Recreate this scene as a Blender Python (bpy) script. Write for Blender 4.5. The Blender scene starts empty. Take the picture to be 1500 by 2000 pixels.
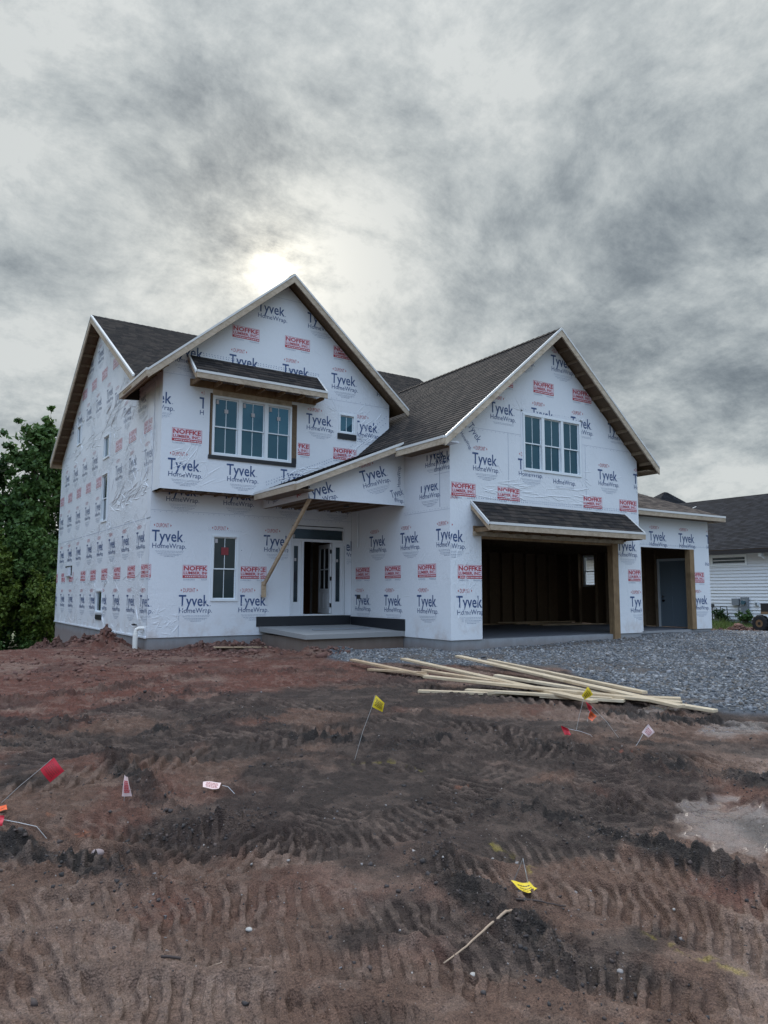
import bpy, math, random
import numpy as np
from mathutils import Vector, Matrix
R = math.radians
random.seed(7)
rng = np.random.default_rng(11)
scene = bpy.context.scene
COL = scene.collection

# ------------------------------------------------------------------ camera
YAW, PITCH, ROLL, FPX, EYE = .5784, .1086, .002, 1451.24, 1.6
cam_d = bpy.data.cameras.new('camera')
cam_d.sensor_fit = 'VERTICAL'; cam_d.sensor_height = 36; cam_d.lens = 36 * FPX / 2000
cam_d.clip_start = .05; cam_d.clip_end = 6000
cam = bpy.data.objects.new('camera', cam_d); COL.objects.link(cam)
fw = Vector((math.sin(YAW) * math.cos(PITCH), math.cos(YAW) * math.cos(PITCH), math.sin(PITCH)))
rt = Vector((math.cos(YAW), -math.sin(YAW), 0)); up = rt.cross(fw)
r2 = rt * math.cos(ROLL) + up * math.sin(ROLL); u2 = -rt * math.sin(ROLL) + up * math.cos(ROLL)
m = Matrix((r2, u2, -fw)).transposed().to_4x4(); m.translation = (0, 0, EYE)
cam.matrix_world = m
scene.camera = cam

# ------------------------------------------------------------------ world: high cloud deck, sun glowing through behind the house
SUN_AZ, SUN_EL = math.atan2(45.17, 100), R(24.2)
sund = Vector((math.sin(SUN_AZ) * math.cos(SUN_EL), math.cos(SUN_AZ) * math.cos(SUN_EL), math.sin(SUN_EL)))
scene.view_settings.view_transform = 'Standard'; scene.view_settings.look = 'None'
scene.view_settings.exposure = 0.12; scene.view_settings.gamma = 1.0
world = bpy.data.worlds.new('World'); scene.world = world; world.use_nodes = True
wt = world.node_tree; wt.nodes.clear()


class G:
    """tiny node-graph helper"""
    def __init__(s, nt): s.t = nt
    def n(s, kind, **kw):
        nd = s.t.nodes.new(kind)
        for k, v in kw.items():
            if k.startswith('i_'):
                key = k[2:]
                key = int(key) if key.isdigit() else key.replace('_', ' ')
                s.put(nd.inputs[key], v)
            else: setattr(nd, k, v)
        return nd
    def put(s, sock, v):
        if isinstance(v, bpy.types.NodeSocket): s.t.links.new(v, sock)
        elif isinstance(v, bpy.types.Node): s.t.links.new(v.outputs[0], sock)
        else: sock.default_value = v
    def m(s, op, a, b=None, c=None, clamp=False):
        nd = s.t.nodes.new('ShaderNodeMath'); nd.operation = op; nd.use_clamp = clamp
        for i, v in enumerate((a, b, c)):
            if v is not None: s.put(nd.inputs[i], v)
        return nd.outputs[0]
    def v(s, op, a, b=None):
        nd = s.t.nodes.new('ShaderNodeVectorMath'); nd.operation = op
        s.put(nd.inputs[0], a)
        if b is not None: s.put(nd.inputs[1], b)
        return nd.outputs['Value'] if op in ('DOT_PRODUCT', 'LENGTH') else nd.outputs[0]
    def mix(s, f, a, b, mode='MIX'):
        nd = s.t.nodes.new('ShaderNodeMix'); nd.data_type = 'RGBA'; nd.blend_type = mode
        s.put(nd.inputs[0], f); s.put(nd.inputs[6], a); s.put(nd.inputs[7], b)
        return nd.outputs[2]
    def noise(s, vec, scale, detail=4, rough=.55, dist=0.0, out=0):
        nd = s.t.nodes.new('ShaderNodeTexNoise')
        s.put(nd.inputs['Vector'], vec)
        nd.inputs['Scale'].default_value = scale; nd.inputs['Detail'].default_value = detail
        nd.inputs['Roughness'].default_value = rough; nd.inputs['Distortion'].default_value = dist
        return nd.outputs[out]
    def ramp(s, f, pts):
        nd = s.t.nodes.new('ShaderNodeValToRGB'); s.put(nd.inputs[0], f)
        el = nd.color_ramp.elements
        while len(el) > 1: el.remove(el[0])
        for i, (p, c) in enumerate(pts):
            e = el[0] if i == 0 else el.new(p)
            e.position = p; e.color = (c, c, c, 1) if isinstance(c, (int, float)) else (*c, 1)
        return nd.outputs[0]
    def remap(s, f, a, b, c=0., d=1.):
        nd = s.t.nodes.new('ShaderNodeMapRange'); s.put(nd.inputs[0], f)
        for i, v in zip((1, 2, 3, 4), (a, b, c, d)): nd.inputs[i].default_value = v
        return nd.outputs[0]


g = G(wt)
dirv = g.n('ShaderNodeTexCoord').outputs['Generated']
sep = g.n('ShaderNodeSeparateXYZ', i_0=dirv)
zc = g.m('ADD', g.m('MAXIMUM', sep.outputs[2], 0.0), .50)
px = g.m('DIVIDE', sep.outputs[0], zc); py = g.m('DIVIDE', sep.outputs[1], zc)
flat = g.n('ShaderNodeCombineXYZ', i_0=px, i_1=py, i_2=0.0).outputs[0]
warp = g.v('ADD', flat, g.v('MULTIPLY', g.noise(flat, 1.6, 2, .5, out=1), (.22, .22, 0)))
n1 = g.noise(warp, 3.7, 12, .64, 0.0)
n2 = g.noise(g.v('ADD', flat, (7.3, 2.1, 0)), 1.7, 3, .5, 0.0)
n3 = g.noise(g.v('ADD', warp, (3.3, 9.1, 0)), 13.0, 10, .72, 0.0)
dens = g.m('ADD', g.m('ADD', g.m('MULTIPLY', n1, .54), g.m('MULTIPLY', n2, .20)), g.m('MULTIPLY', n3, .26))
SKYB = []   # (direction, sharpness, amount): broad thick / thin places of the cloud deck
def skyblob(pxl, amt, sharp):
    d = fw + r2 * ((pxl[0] - 750) / FPX) - u2 * ((pxl[1] - 1000) / FPX); d.normalize()
    dd = g.v('DOT_PRODUCT', dirv, tuple(d))
    return g.m('MULTIPLY', g.m('POWER', g.m('MAXIMUM', dd, 0.0), sharp), amt)
for pxl, amt, sharp in (((130, 520), .04, 40), ((470, 420), .07, 260), ((880, 470), .07, 160), ((800, 600), .04, 300), ((1300, 620), .035, 60),
                        ((1200, 530), .025, 200), ((250, 130), -.03, 50), ((700, 250), -.03, 60), ((150, 730), -.05, 220),
                        ((380, 530), -.04, 200), ((1400, 900), -.05, 300), ((1350, 790), .03, 200), ((700, 520), -.05, 300), ((1130, 120), .01, 40)):
    dens = g.m('ADD', dens, skyblob(pxl, amt, sharp))
thick = g.remap(dens, .432, .655)
cloud = g.ramp(thick, [(0.0, (.61, .64, .635)), (.3, (.45, .49, .50)), (.55, (.325, .365, .385)), (.8, (.22, .255, .28)), (1.0, (.16, .19, .215))])
sdot = g.m('MAXIMUM', g.v('DOT_PRODUCT', dirv, tuple(sund)), 0.0)
gl_wide = g.m('MULTIPLY', g.m('POWER', sdot, 110), .20)
gl_mid = g.m('MULTIPLY', g.m('POWER', sdot, 1100), .50)
gl_core = g.m('MULTIPLY', g.m('POWER', sdot, 5500), 1.0)
thin = g.remap(g.m('ADD', thick, g.m('MULTIPLY', g.m('SUBTRACT', n3, .5), 1.2)), 0.1, 1.0, 1.35, .25)
glow = g.m('MULTIPLY', g.m('ADD', g.m('ADD', gl_wide, gl_mid), gl_core), thin)
glowc = g.mix(1.0, (1.0, .90, .70, 1), g.n('ShaderNodeCombineXYZ', i_0=glow, i_1=glow, i_2=glow).outputs[0], 'MULTIPLY')
lit = g.mix(1.0, cloud, glowc, 'ADD')
# sky behind the viewer: added blue-white fill for the walls, dimmed near the horizon
back = g.m('MAXIMUM', g.v('DOT_PRODUCT', dirv, (-math.sin(YAW + .12) * .8, -math.cos(YAW + .12) * .8, .6)), 0.0)
back_fill = g.m('MULTIPLY', g.m('POWER', back, 1.5), g.remap(sep.outputs[2], .12, .55))
back_fillc = g.mix(1.0, (.70, 1.14, 1.90, 1), g.n('ShaderNodeCombineXYZ', i_0=back_fill, i_1=back_fill, i_2=back_fill).outputs[0], 'MULTIPLY')
zen = g.m('MULTIPLY', g.m('POWER', g.m('MAXIMUM', sep.outputs[2], 0.0), 9.0), 3.2)  # extra overhead brightness, out of view, added to light the ground
zenc = g.n('ShaderNodeCombineXYZ', i_0=zen, i_1=zen, i_2=zen).outputs[0]
full = g.mix(1.0, g.mix(1.0, lit, back_fillc, 'ADD'), zenc, 'ADD')
sky = g.n('ShaderNodeTexSky', sky_type='NISHITA', sun_disc=False, sun_elevation=SUN_EL, sun_rotation=SUN_AZ)
b1 = g.n('ShaderNodeBackground', i_Color=sky.outputs[0], i_Strength=.05)
b2 = g.n('ShaderNodeBackground', i_Color=full, i_Strength=1.0)
mixs = g.n('ShaderNodeMixShader'); mixs.inputs[0].default_value = .93
wt.links.new(b1.outputs[0], mixs.inputs[1]); wt.links.new(b2.outputs[0], mixs.inputs[2])
wo = g.n('ShaderNodeOutputWorld'); wt.links.new(mixs.outputs[0], wo.inputs[0])

sl = bpy.data.lights.new('sun', 'SUN'); sl.energy = 3.2; sl.angle = R(17); sl.color = (1, .95, .88)
so = bpy.data.objects.new('sun', sl); COL.objects.link(so)
so.rotation_euler = (-sund).to_track_quat('-Z', 'Y').to_euler()

# ------------------------------------------------------------------ materials
def mat(name, color=(.5, .5, .5), rough=.6, metal=0., build=None, spec=.5):
    mt = bpy.data.materials.new(name); mt.use_nodes = True
    q = G(mt.node_tree); p = mt.node_tree.nodes['Principled BSDF']
    p.inputs['Base Color'].default_value = (*color, 1); p.inputs['Roughness'].default_value = rough
    p.inputs['Metallic'].default_value = metal; p.inputs['Specular IOR Level'].default_value = spec
    if build: build(q, p)
    return mt
def pos(q): return q.n('ShaderNodeNewGeometry').outputs['Position']
def bump(q, p, h, strength=.3, dist=.02):
    b = q.n('ShaderNodeBump', i_Strength=strength, i_Distance=dist, i_Height=h); q.put(p.inputs['Normal'], b.outputs[0])

def wrap_build(amount, wrink):
    def f(q, p):
        P = pos(q)
        soft = q.noise(P, 3.2, 4, .55, .6)
        fine = q.noise(P, 60, 3, .6)
        w = q.noise(q.v('MULTIPLY', P, (1, 1, .55)), 5.5, 5, .6, 1.6)
        ridge = q.m('SUBTRACT', 1.0, q.m('ABSOLUTE', q.m('MULTIPLY', q.m('SUBTRACT', w, .5), 7.0)))
        ridge = q.m('POWER', q.m('MAXIMUM', ridge, 0.0), 3.0)
        msk = q.remap(q.noise(P, .7, 2, .5), .42, .62)
        h = q.m('ADD', q.m('ADD', q.m('MULTIPLY', soft, .45), q.m('MULTIPLY', fine, .06)), q.m('MULTIPLY', q.m('MULTIPLY', ridge, msk), wrink))
        bump(q, p, h, amount, .05)
        sepz = q.n('ShaderNodeSeparateXYZ', i_0=P).outputs[2]
        dirt = q.m('MULTIPLY', q.remap(sepz, .45, 1.1, 1., 0.), q.remap(q.noise(P, 2.3, 5, .65), .46, .66))
        c = q.mix(q.noise(P, 14, 6, .7), (.67, .70, .73, 1), (.73, .75, .775, 1))
        c = q.mix(q.m('MULTIPLY', dirt, .45), c, (.40, .28, .20, 1))
        q.put(p.inputs['Base Color'], c)
    return f
M = {}
M['wrap'] = mat('house_wrap', rough=.5, build=wrap_build(.35, .22))
M['wrap_side'] = mat('house_wrap_creased', rough=.42, build=wrap_build(.6, .55))
M['print_blue'] = mat('blue_print', (.035, .075, .19), .5)
M['print_fine'] = mat('fine_print', (.28, .33, .42), .5)
M['print_red'] = mat('red_print', (.42, .045, .06), .5)
M['print_blue_faint'] = mat('glare_blue_print', (.17, .21, .30), .4)  # these three inks are paled: glare on the glossy side wrap put into colour
M['print_red_faint'] = mat('glare_red_print', (.46, .20, .22), .4)
M['print_fine_faint'] = mat('glare_fine_print', (.42, .46, .52), .4)
M['print_pink'] = mat('pink_ground', (.70, .60, .66), .5)
M['print_white'] = mat('white_print', (.72, .66, .70), .5)
M['seam'] = mat('wrap_seam', (.68, .71, .75), .3)
M['staple'] = mat('staple_cap', (.10, .16, .30), .5)
M['eave_shade'] = mat('dark_eave_shade', (.035, .028, .023), .9)  # near-black panel colour carries the shade inside the left eave
M['vinyl'] = mat('white_vinyl', (.72, .76, .78), .4)
M['tape'] = mat('black_flashing', (.012, .014, .018), .45)
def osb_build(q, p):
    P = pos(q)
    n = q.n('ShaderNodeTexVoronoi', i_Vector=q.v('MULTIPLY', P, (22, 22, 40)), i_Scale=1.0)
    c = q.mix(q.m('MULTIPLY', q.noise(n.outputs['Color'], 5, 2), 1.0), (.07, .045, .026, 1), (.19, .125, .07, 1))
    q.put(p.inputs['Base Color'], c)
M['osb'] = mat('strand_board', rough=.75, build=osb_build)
def wood_build(a, b, axis):
    def f(q, p):
        P = q.n('ShaderNodeTexCoord').outputs['Object']
        n = q.noise(q.v('MULTIPLY', P, axis), 3.0, 5, .6, .6)
        kn = q.noise(P, 2.2, 2, .5)
        c = q.mix(q.remap(n, .3, .7), (*a, 1), (*b, 1))
        c = q.mix(q.m('MULTIPLY', q.remap(kn, .6, .72), .5), c, (a[0] * .5, a[1] * .45, a[2] * .4, 1))
        rn = q.n('ShaderNodeObjectInfo').outputs['Random']
        mu = q.remap(q.noise(P, 1.7, 4, .6), .5, .75)
        c = q.mix(q.m('MULTIPLY', mu, .45), c, (a[0] * .5, a[1] * .42, a[2] * .38, 1))
        c = q.mix(q.m('MULTIPLY', rn, .45), c, (a[0] * .75, a[1] * .66, a[2] * .58, 1))
        q.put(p.inputs['Base Color'], c); bump(q, p, n, .15, .004)
    return f
M['lumber'] = mat('lumber', rough=.7, build=wood_build((.36, .25, .15), (.55, .43, .29), (2, 2, 8)))
M['lumber_light'] = mat('fresh_lumber', rough=.65, build=wood_build((.46, .36, .23), (.66, .56, .41), (1.5, 14, 14)))
M['fascia'] = mat('sub_fascia_lumber', rough=.7, build=wood_build((.34, .27, .19), (.56, .47, .36), (2.5, 2.5, 5)))
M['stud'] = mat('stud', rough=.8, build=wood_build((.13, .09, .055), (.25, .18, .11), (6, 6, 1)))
M['stain'] = mat('brown_post_wood', rough=.75, build=wood_build((.19, .12, .06), (.34, .23, .12), (6, 6, 1)))
M['drip'] = mat('drip_edge_metal', (.62, .62, .60), .45)
def shingle_build(c1, c2, c3):
    def f(q, p):
        uv = q.n('ShaderNodeUVMap').outputs[0]
        s = q.n('ShaderNodeSeparateXYZ', i_0=uv)
        row = q.m('FLOOR', q.m('DIVIDE', s.outputs[1], .145))
        off = q.m('MULTIPLY', q.n('ShaderNodeTexWhiteNoise', noise_dimensions='1D', i_W=row).outputs[0], 3.0)
        uu = q.m('DIVIDE', q.m('ADD', s.outputs[0], off), .21)
        cell = q.m('FLOOR', uu)
        cv = q.n('ShaderNodeCombineXYZ', i_0=cell, i_1=row, i_2=0.0)
        r = q.n('ShaderNodeTexWhiteNoise', noise_dimensions='2D', i_Vector=cv).outputs[0]
        grain = q.noise(pos(q), 140, 2, .7)
        c = q.ramp(r, [(0., c1), (.45, c2), (.8, c3), (1., c1)])
        c = q.mix(q.remap(grain, .3, .7), q.mix(1., c, (.6, .6, .6, 1), 'MULTIPLY'), q.mix(1., c, (1.4, 1.4, 1.4, 1), 'MULTIPLY'))
        q.put(p.inputs['Base Color'], c)
        fr = q.m('FRACT', uu)
        gap = q.m('LESS_THAN', fr, .05)
        h = q.m('SUBTRACT', q.m('ADD', q.m('MULTIPLY', q.m('GREATER_THAN', r, .55), .6), q.m('MULTIPLY', grain, .2)), q.m('MULTIPLY', gap, .8))
        bump(q, p, h, .6, .006)
    return f
M['shingle'] = mat('asphalt_shingle', rough=.95, spec=.12, build=shingle_build((.020, .019, .020), (.034, .031, .029), (.055, .046, .041)))
M['shingle_brown'] = mat('brown_shingle', rough=.95, spec=.12, build=shingle_build((.06, .05, .045), (.11, .09, .078), (.16, .13, .11)))
M['shingle_black'] = mat('black_shingle', rough=.95, spec=.1, build=shingle_build((.008, .009, .012), (.014, .016, .020), (.024, .026, .032)))
def glass_build(q, p):
    bump(q, p, q.noise(pos(q), 1.1, 2, .5), .12, .03)
    rn = q.n('ShaderNodeObjectInfo').outputs['Random']; b0 = tuple(p.inputs['Base Color'].default_value)
    q.put(p.inputs['Base Color'], q.mix(rn, tuple(v * .55 for v in b0[:3]) + (1,), tuple(v * 1.35 for v in b0[:3]) + (1,)))
M['glass'] = mat('window_glass', (.045, .115, .16), .04, .62, glass_build)
M['glass_dark'] = mat('dark_glass', (.03, .05, .06), .04, .35, glass_build)
M['pane_door'] = mat('door_glass', (.02, .025, .03), .1, .1)
M['sticker'] = mat('window_sticker', (.45, .42, .42), .6)
M['sticker_red'] = mat('red_sticker', (.22, .03, .035), .6)
def conc_build(a, b):
    def f(q, p):
        P = pos(q)
        st = q.noise(q.v('MULTIPLY', P, (3, 3, .4)), 2.0, 5, .65)
        fi = q.noise(P, 25, 4, .6)
        z = q.n('ShaderNodeSeparateXYZ', i_0=P).outputs[2]
        c = q.mix(st, (*a, 1), (*b, 1)); c = q.mix(q.m('MULTIPLY', fi, .3), c, (a[0] * .6, a[1] * .6, a[2] * .6, 1))
        mud = q.m('MULTIPLY', q.remap(q.m('ADD', z, q.m('MULTIPLY', q.noise(P, 3, 4), .3)), .35, .62, 1., 0.), .6)
        c = q.mix(mud, c, (.16, .10, .075, 1))
        q.put(p.inputs['Base Color'], c); bump(q, p, fi, .25, .01)
    return f
M['conc'] = mat('foundation_concrete', rough=.85, build=conc_build((.22, .23, .24), (.36, .37, .38)))
M['slab'] = mat('slab_concrete', (.26, .26, .255), .75)
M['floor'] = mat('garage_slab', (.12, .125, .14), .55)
M['door_paint'] = mat('door_paint', (.62, .64, .66), .45)
M['door_grey'] = mat('grey_primer', (.20, .25, .29), .5)
M['black'] = mat('black_metal', (.012, .012, .013), .4)
M['steel'] = mat('steel', (.5, .5, .5), .35, 1.)
M['pvc'] = mat('white_pvc', (.72, .70, .65), .4)
M['grey_box'] = mat('grey_enclosure', (.17, .19, .21), .5)
M['siding'] = mat('white_siding', (.66, .68, .70), .5)
M['fascia_black'] = mat('black_fascia', (.012, .012, .015), .4)

# ------------------------------------------------------------------ mesh helpers
class MB:
    def __init__(s): s.v = []; s.f = []; s.mi = []; s.mats = []; s.uv = {}
    def mid(s, m):
        if m not in s.mats: s.mats.append(m)
        return s.mats.index(m)
    def face(s, pts, m, uvs=None):
        b = len(s.v); s.v += [tuple(p) for p in pts]
        if uvs: s.uv[len(s.f)] = uvs
        s.f.append(tuple(range(b, b + len(pts)))); s.mi.append(s.mid(m))
    def hexa(s, c, m):      # 8 corners: bottom 0-3 ccw, top 4-7
        b = len(s.v); s.v += [tuple(p) for p in c]; k = s.mid(m)
        for q in ((0, 3, 2, 1), (4, 5, 6, 7), (0, 1, 5, 4), (1, 2, 6, 5), (2, 3, 7, 6), (3, 0, 4, 7)):
            s.f.append(tuple(b + i for i in q)); s.mi.append(k)
    def box(s, a, b, m):
        x0, y0, z0 = a; x1, y1, z1 = b
        s.hexa([(x0, y0, z0), (x1, y0, z0), (x1, y1, z0), (x0, y1, z0), (x0, y0, z1), (x1, y0, z1), (x1, y1, z1), (x0, y1, z1)], m)
    def bar(s, p, q, w, h, m, upv=(0, 0, 1)):   # board from p to q, width w (sideways), height h (up)
        p, q = Vector(p), Vector(q); d = (q - p).normalized(); sd = d.cross(Vector(upv)).normalized(); uv = sd.cross(d)
        c = []
        for e in (0, 1):
            for (a, b_) in ((p, -1), (p, 1), (q, 1), (q, -1)):
                c.append(a + sd * (w / 2 * b_) + uv * (h * (e - .5)))
        s.hexa(c, m)
    def tube(s, pts, rad, m, n=8):
        pts = [Vector(p) for p in pts]; rad = rad if isinstance(rad, (list, tuple)) else [rad] * len(pts)
        b = len(s.v); k = s.mid(m); prev = None
        for i, p in enumerate(pts):
            d = (pts[min(i + 1, len(pts) - 1)] - pts[max(i - 1, 0)]).normalized()
            a = d.orthogonal().normalized() if prev is None else (prev - d * prev.dot(d)).normalized()
            prev = a; c = d.cross(a)
            for j in range(n):
                t = 2 * math.pi * j / n; s.v.append(tuple(p + (a * math.cos(t) + c * math.sin(t)) * rad[i]))
        for i in range(len(pts) - 1):
            for j in range(n):
                s.f.append((b + i * n + j, b + i * n + (j + 1) % n, b + (i + 1) * n + (j + 1) % n, b + (i + 1) * n + j)); s.mi.append(k)
        s.f.append(tuple(b + j for j in range(n))[::-1]); s.mi.append(k)
        e = b + (len(pts) - 1) * n; s.f.append(tuple(e + j for j in range(n))); s.mi.append(k)
    def build(s, name, parent=None, smooth=False):
        me = bpy.data.meshes.new(name); me.from_pydata(s.v, [], s.f)
        for mm in s.mats: me.materials.append(mm)
        me.polygons.foreach_set('material_index', s.mi)
        if s.uv:
            l = me.uv_layers.new(name='UVMap')
            for fi, uvs in s.uv.items():
                for li, uvc in zip(me.polygons[fi].loop_indices, uvs): l.data[li].uv = uvc
        if smooth: me.polygons.foreach_set('use_smooth', [True] * len(s.f))
        me.update()
        o = bpy.data.objects.new(name, me); COL.objects.link(o)
        if parent is not None: o.parent = parent
        return o

def tag(o, label, cat=None, group=None, kind=None):
    if label: o['label'] = label
    if cat: o['category'] = cat
    if group: o['group'] = group
    if kind: o['kind'] = kind
    return o
def thing(name, label, cat, group=None):
    o = bpy.data.objects.new(name, None); COL.objects.link(o); o.empty_display_size = .2
    return tag(o, label, cat, group)

# frames: F = wall facing the street (-Y), S = wall facing left (-X)
def FF(y): return lambda u, z, d=0.: (u, y - d, z)
def FS(x): return lambda u, z, d=0.: (x - d, -u, z)
def FE(x): return lambda u, z, d=0.: (x + d, u, z)
def FB(y): return lambda u, z, d=0.: (-u, y + d, z)
def top_at(top, u):
    for (a, za), (b, zb_) in zip(top, top[1:]):
        if a - 1e-9 <= u <= b + 1e-9: return za + (zb_ - za) * (u - a) / (b - a)
    return top[-1][1]

# ---- printed text as flat meshes, clipped to the wall they are printed on
_tc = {}
def text_tris(s, bold=0.0):
    if (s, bold) in _tc: return _tc[(s, bold)]
    cu = bpy.data.curves.new('t', 'FONT'); cu.body = s; cu.offset = bold; cu.resolution_u = 2
    o = bpy.data.objects.new('t', cu); COL.objects.link(o)
    dg = bpy.context.evaluated_depsgraph_get(); me = bpy.data.meshes.new_from_object(o.evaluated_get(dg))
    me.calc_loop_triangles()
    v = np.array([w.co[:2] for w in me.vertices]); t = np.array([list(k.vertices) for k in me.loop_triangles])
    COL.objects.unlink(o); bpy.data.objects.remove(o); bpy.data.curves.remove(cu)
    tr = v[t]; x0, x1 = v[:, 0].min(), v[:, 0].max()
    tr[..., 0] = (tr[..., 0] - x0) / (x1 - x0)
    tr[..., 1] /= .70                       # capital height -> 1
    _tc[(s, bold)] = tr; return tr
def clip_half(poly, a, b, c):           # keep a*x+b*y<=c
    out = []
    for i in range(len(poly)):
        p, q = poly[i], poly[(i + 1) % len(poly)]
        dp, dq = a * p[0] + b * p[1] - c, a * q[0] + b * q[1] - c
        if dp <= 0: out.append(p)
        if (dp < 0 < dq) or (dq < 0 < dp):
            t = dp / (dp - dq); out.append((p[0] + (q[0] - p[0]) * t, p[1] + (q[1] - p[1]) * t))
    return out
def clip_rect(poly, r):
    for a, b, c in ((-1, 0, -r[0]), (1, 0, r[1]), (0, -1, -r[2]), (0, 1, r[3])):
        poly = clip_half(poly, a, b, c)
        if len(poly) < 3: return []
    return poly
def minus_rect(poly, r):
    xs = [p[0] for p in poly]; ys = [p[1] for p in poly]
    if max(xs) <= r[0] or min(xs) >= r[1] or max(ys) <= r[2] or min(ys) >= r[3]: return [poly]
    res = []
    for box in ((-99, r[0], -99, 99), (r[1], 99, -99, 99), (r[0], r[1], -99, r[2]), (r[0], r[1], r[3], 99)):
        c = clip_rect(poly, box)
        if len(c) >= 3: res.append(c)
    return res

class Wall:
    def __init__(s, fr, top, bot, holes=(), th=.16, m='wrap', back='osb', extra_cuts=()):
        top = list(top); top[0] = (top[0][0] + .003, top[0][1]); top[-1] = (top[-1][0] - .003, top[-1][1])   # corners meet without sharing a plane
        s.fr, s.top, s.bot, s.holes, s.mb = fr, top, bot, list(holes), MB()
        s.nop = list(holes)               # places without print
        us = sorted({p[0] for p in top} | {h[0] for h in holes} | {h[1] for h in holes})
        us = [u for u in us if top[0][0] <= u <= top[-1][0]]
        s.m = m; W, B = M[m], M[back]
        for a, b in zip(us, us[1:]):
            mid = (a + b) / 2; hs = sorted([h for h in holes if h[0] <= mid <= h[1]], key=lambda h: h[2])
            ta, tb = top_at(top, a), top_at(top, b)
            segs = []; lo = bot
            for h in hs:
                if h[2] > lo: segs.append((lo, lo, h[2], h[2]))
                lo = h[3]
            segs.append((lo, lo, ta, tb))
            for (l1, l2, t1, t2) in segs:
                s.mb.face([fr(a, l1), fr(b, l2), fr(b, t2), fr(a, t1)], W)
                s.mb.face([fr(a, t1, -th), fr(b, t2, -th), fr(b, l2, -th), fr(a, l1, -th)], B)
            s.mb.face([fr(a, ta), fr(b, tb), fr(b, tb, -th), fr(a, ta, -th)], B)
            if not any(h[2] <= bot for h in hs): s.mb.face([fr(a, bot), fr(a, bot, -th), fr(b, bot, -th), fr(b, bot)], B)
        for h in holes:
            a, b, c, d = h; c = max(c, bot)
            s.mb.face([fr(a, c), fr(a, d), fr(a, d, -th), fr(a, c, -th)], B)
            s.mb.face([fr(b, c), fr(b, c, -th), fr(b, d, -th), fr(b, d)], B)
            s.mb.face([fr(a, d), fr(b, d), fr(b, d, -th), fr(a, d, -th)], B)
            if c > bot: s.mb.face([fr(a, c), fr(a, c, -th), fr(b, c, -th), fr(b, c)], B)
        for u in (top[0][0], top[-1][0]):
            t = top_at(top, u); s.mb.face([fr(u, bot), fr(u, t), fr(u, t, -th), fr(u, bot, -th)], W)
    def poly(s, pts, m, d, clip=None):
        t = s.top
        p = clip_rect(pts, (t[0][0] + .005, t[-1][0] - .005, s.bot + .005, 99))
        if clip and p: p = clip_rect(p, clip)
        if len(p) < 3: return
        segs = []                      # below the roof line
        for (a, za), (b, zb_) in zip(t, t[1:]):
            if b - a < 1e-6: continue
            k = (zb_ - za) / (b - a); c = clip_rect(p, (a, b, -99, 99))
            if len(c) >= 3: c = clip_half(c, -k, 1, za - k * a - .01)
            if len(c) >= 3: segs.append(c)
        if not segs: return
        if s.m == 'wrap_side' and m in ('print_blue', 'print_red', 'print_fine') and sum(q[1] for q in p) / len(p) > 4.0: m = m + '_faint'  # higher side print takes the inks paled for glare
        ps = segs
        for h in s.nop:
            ps = [c for q in ps for c in minus_rect(q, h)]
        for q in ps:
            s.mb.face([s.fr(u, z, d) for u, z in q], M[m])
    def text(s, txt, u, z, w, cap, m='print_blue', bold=0., rot=0., d=.004, clip=None, org=None):
        org = org or (u, z); c, sn = math.cos(rot), math.sin(rot)
        for tri in text_tris(txt, bold):
            pts = []
            for x, y in tri:
                a, b = u + x * w - org[0], z + y * cap - org[1]
                pts.append((org[0] + a * c - b * sn, org[1] + a * sn + b * c))
            s.poly(pts, m, d, clip)
    def rect(s, u0, u1, z0, z1, m, d=.003, clip=None, rot=0, org=(0, 0)):
        c, sn = math.cos(rot), math.sin(rot)
        pts = [(org[0] + (a - org[0]) * c - (b - org[1]) * sn, org[1] + (a - org[0]) * sn + (b - org[1]) * c) for a, b in ((u0, z0), (u1, z0), (u1, z1), (u0, z1))]
        s.poly(pts, m, d, clip)
    def brand(s, u, zt, clip=None, rot=0., dup=True):
        o = (u, zt); k = dict(clip=clip, rot=rot, org=o)
        if dup:
            s.text('DUPONT', u + .11, zt + .065, .31, .105, 'print_red', -.002, **k)
            for e, sg in ((.07, -1), (.46, 1)):
                c, sn = math.cos(rot), math.sin(rot)
                tri = [(e, .085), (e + .03 * sg, .117), (e, .15)]
                s.poly([(u + a * c - b * sn, zt + a * sn + b * c) for a, b in tri], 'print_red', .004, clip)
        s.text('Tyvek', u, zt - .285, .80, .285, 'print_blue', .012, **k)
        s.rect(u + .82, u + .84, zt - .285, zt - .27, 'print_blue', .004, clip, rot, o)
        s.text('HomeWrap.', u + .02, zt - .455, .86, .125, 'print_blue', .002, **k)
        r_ = random.Random(int(u * 100) + int(zt * 37))
        for j, (a, b, hh) in enumerate(((.10, .82, .008), (.12, .80, .008), (.16, .76, .012), (.22, .70, .008), (.32, .60, .012))):
            z = zt - .53 - (0, .03, .075, .105, .14)[j]; x = a
            while x < b:
                w = min(r_.uniform(.02, .07), b - x)
                s.rect(u + x, u + x + w, z, z + hh, 'print_fine', .004, clip, rot, o); x += w + .012
    def lumber(s, u, zt, clip=None, rot=0.):
        o = (u, zt); k = dict(clip=clip, rot=rot, org=o); W = .76; H = .33
        s.rect(u, u + W, zt - H, zt, 'print_pink', .002, clip, rot, o)
        t = .008
        for a in ((u, u + W, zt - t, zt), (u, u + t, zt - H, zt - t), (u + W - t, u + W, zt - H, zt - t)):
            s.rect(*a, 'print_red', .003, clip, rot, o)
        s.text('NOFFKE', u + .025, zt - .135, .71, .11, 'print_red', .035, **k)
        s.text('LUMBER, INC.', u + .025, zt - .235, .70, .07, 'print_red', .03, **k)
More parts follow.
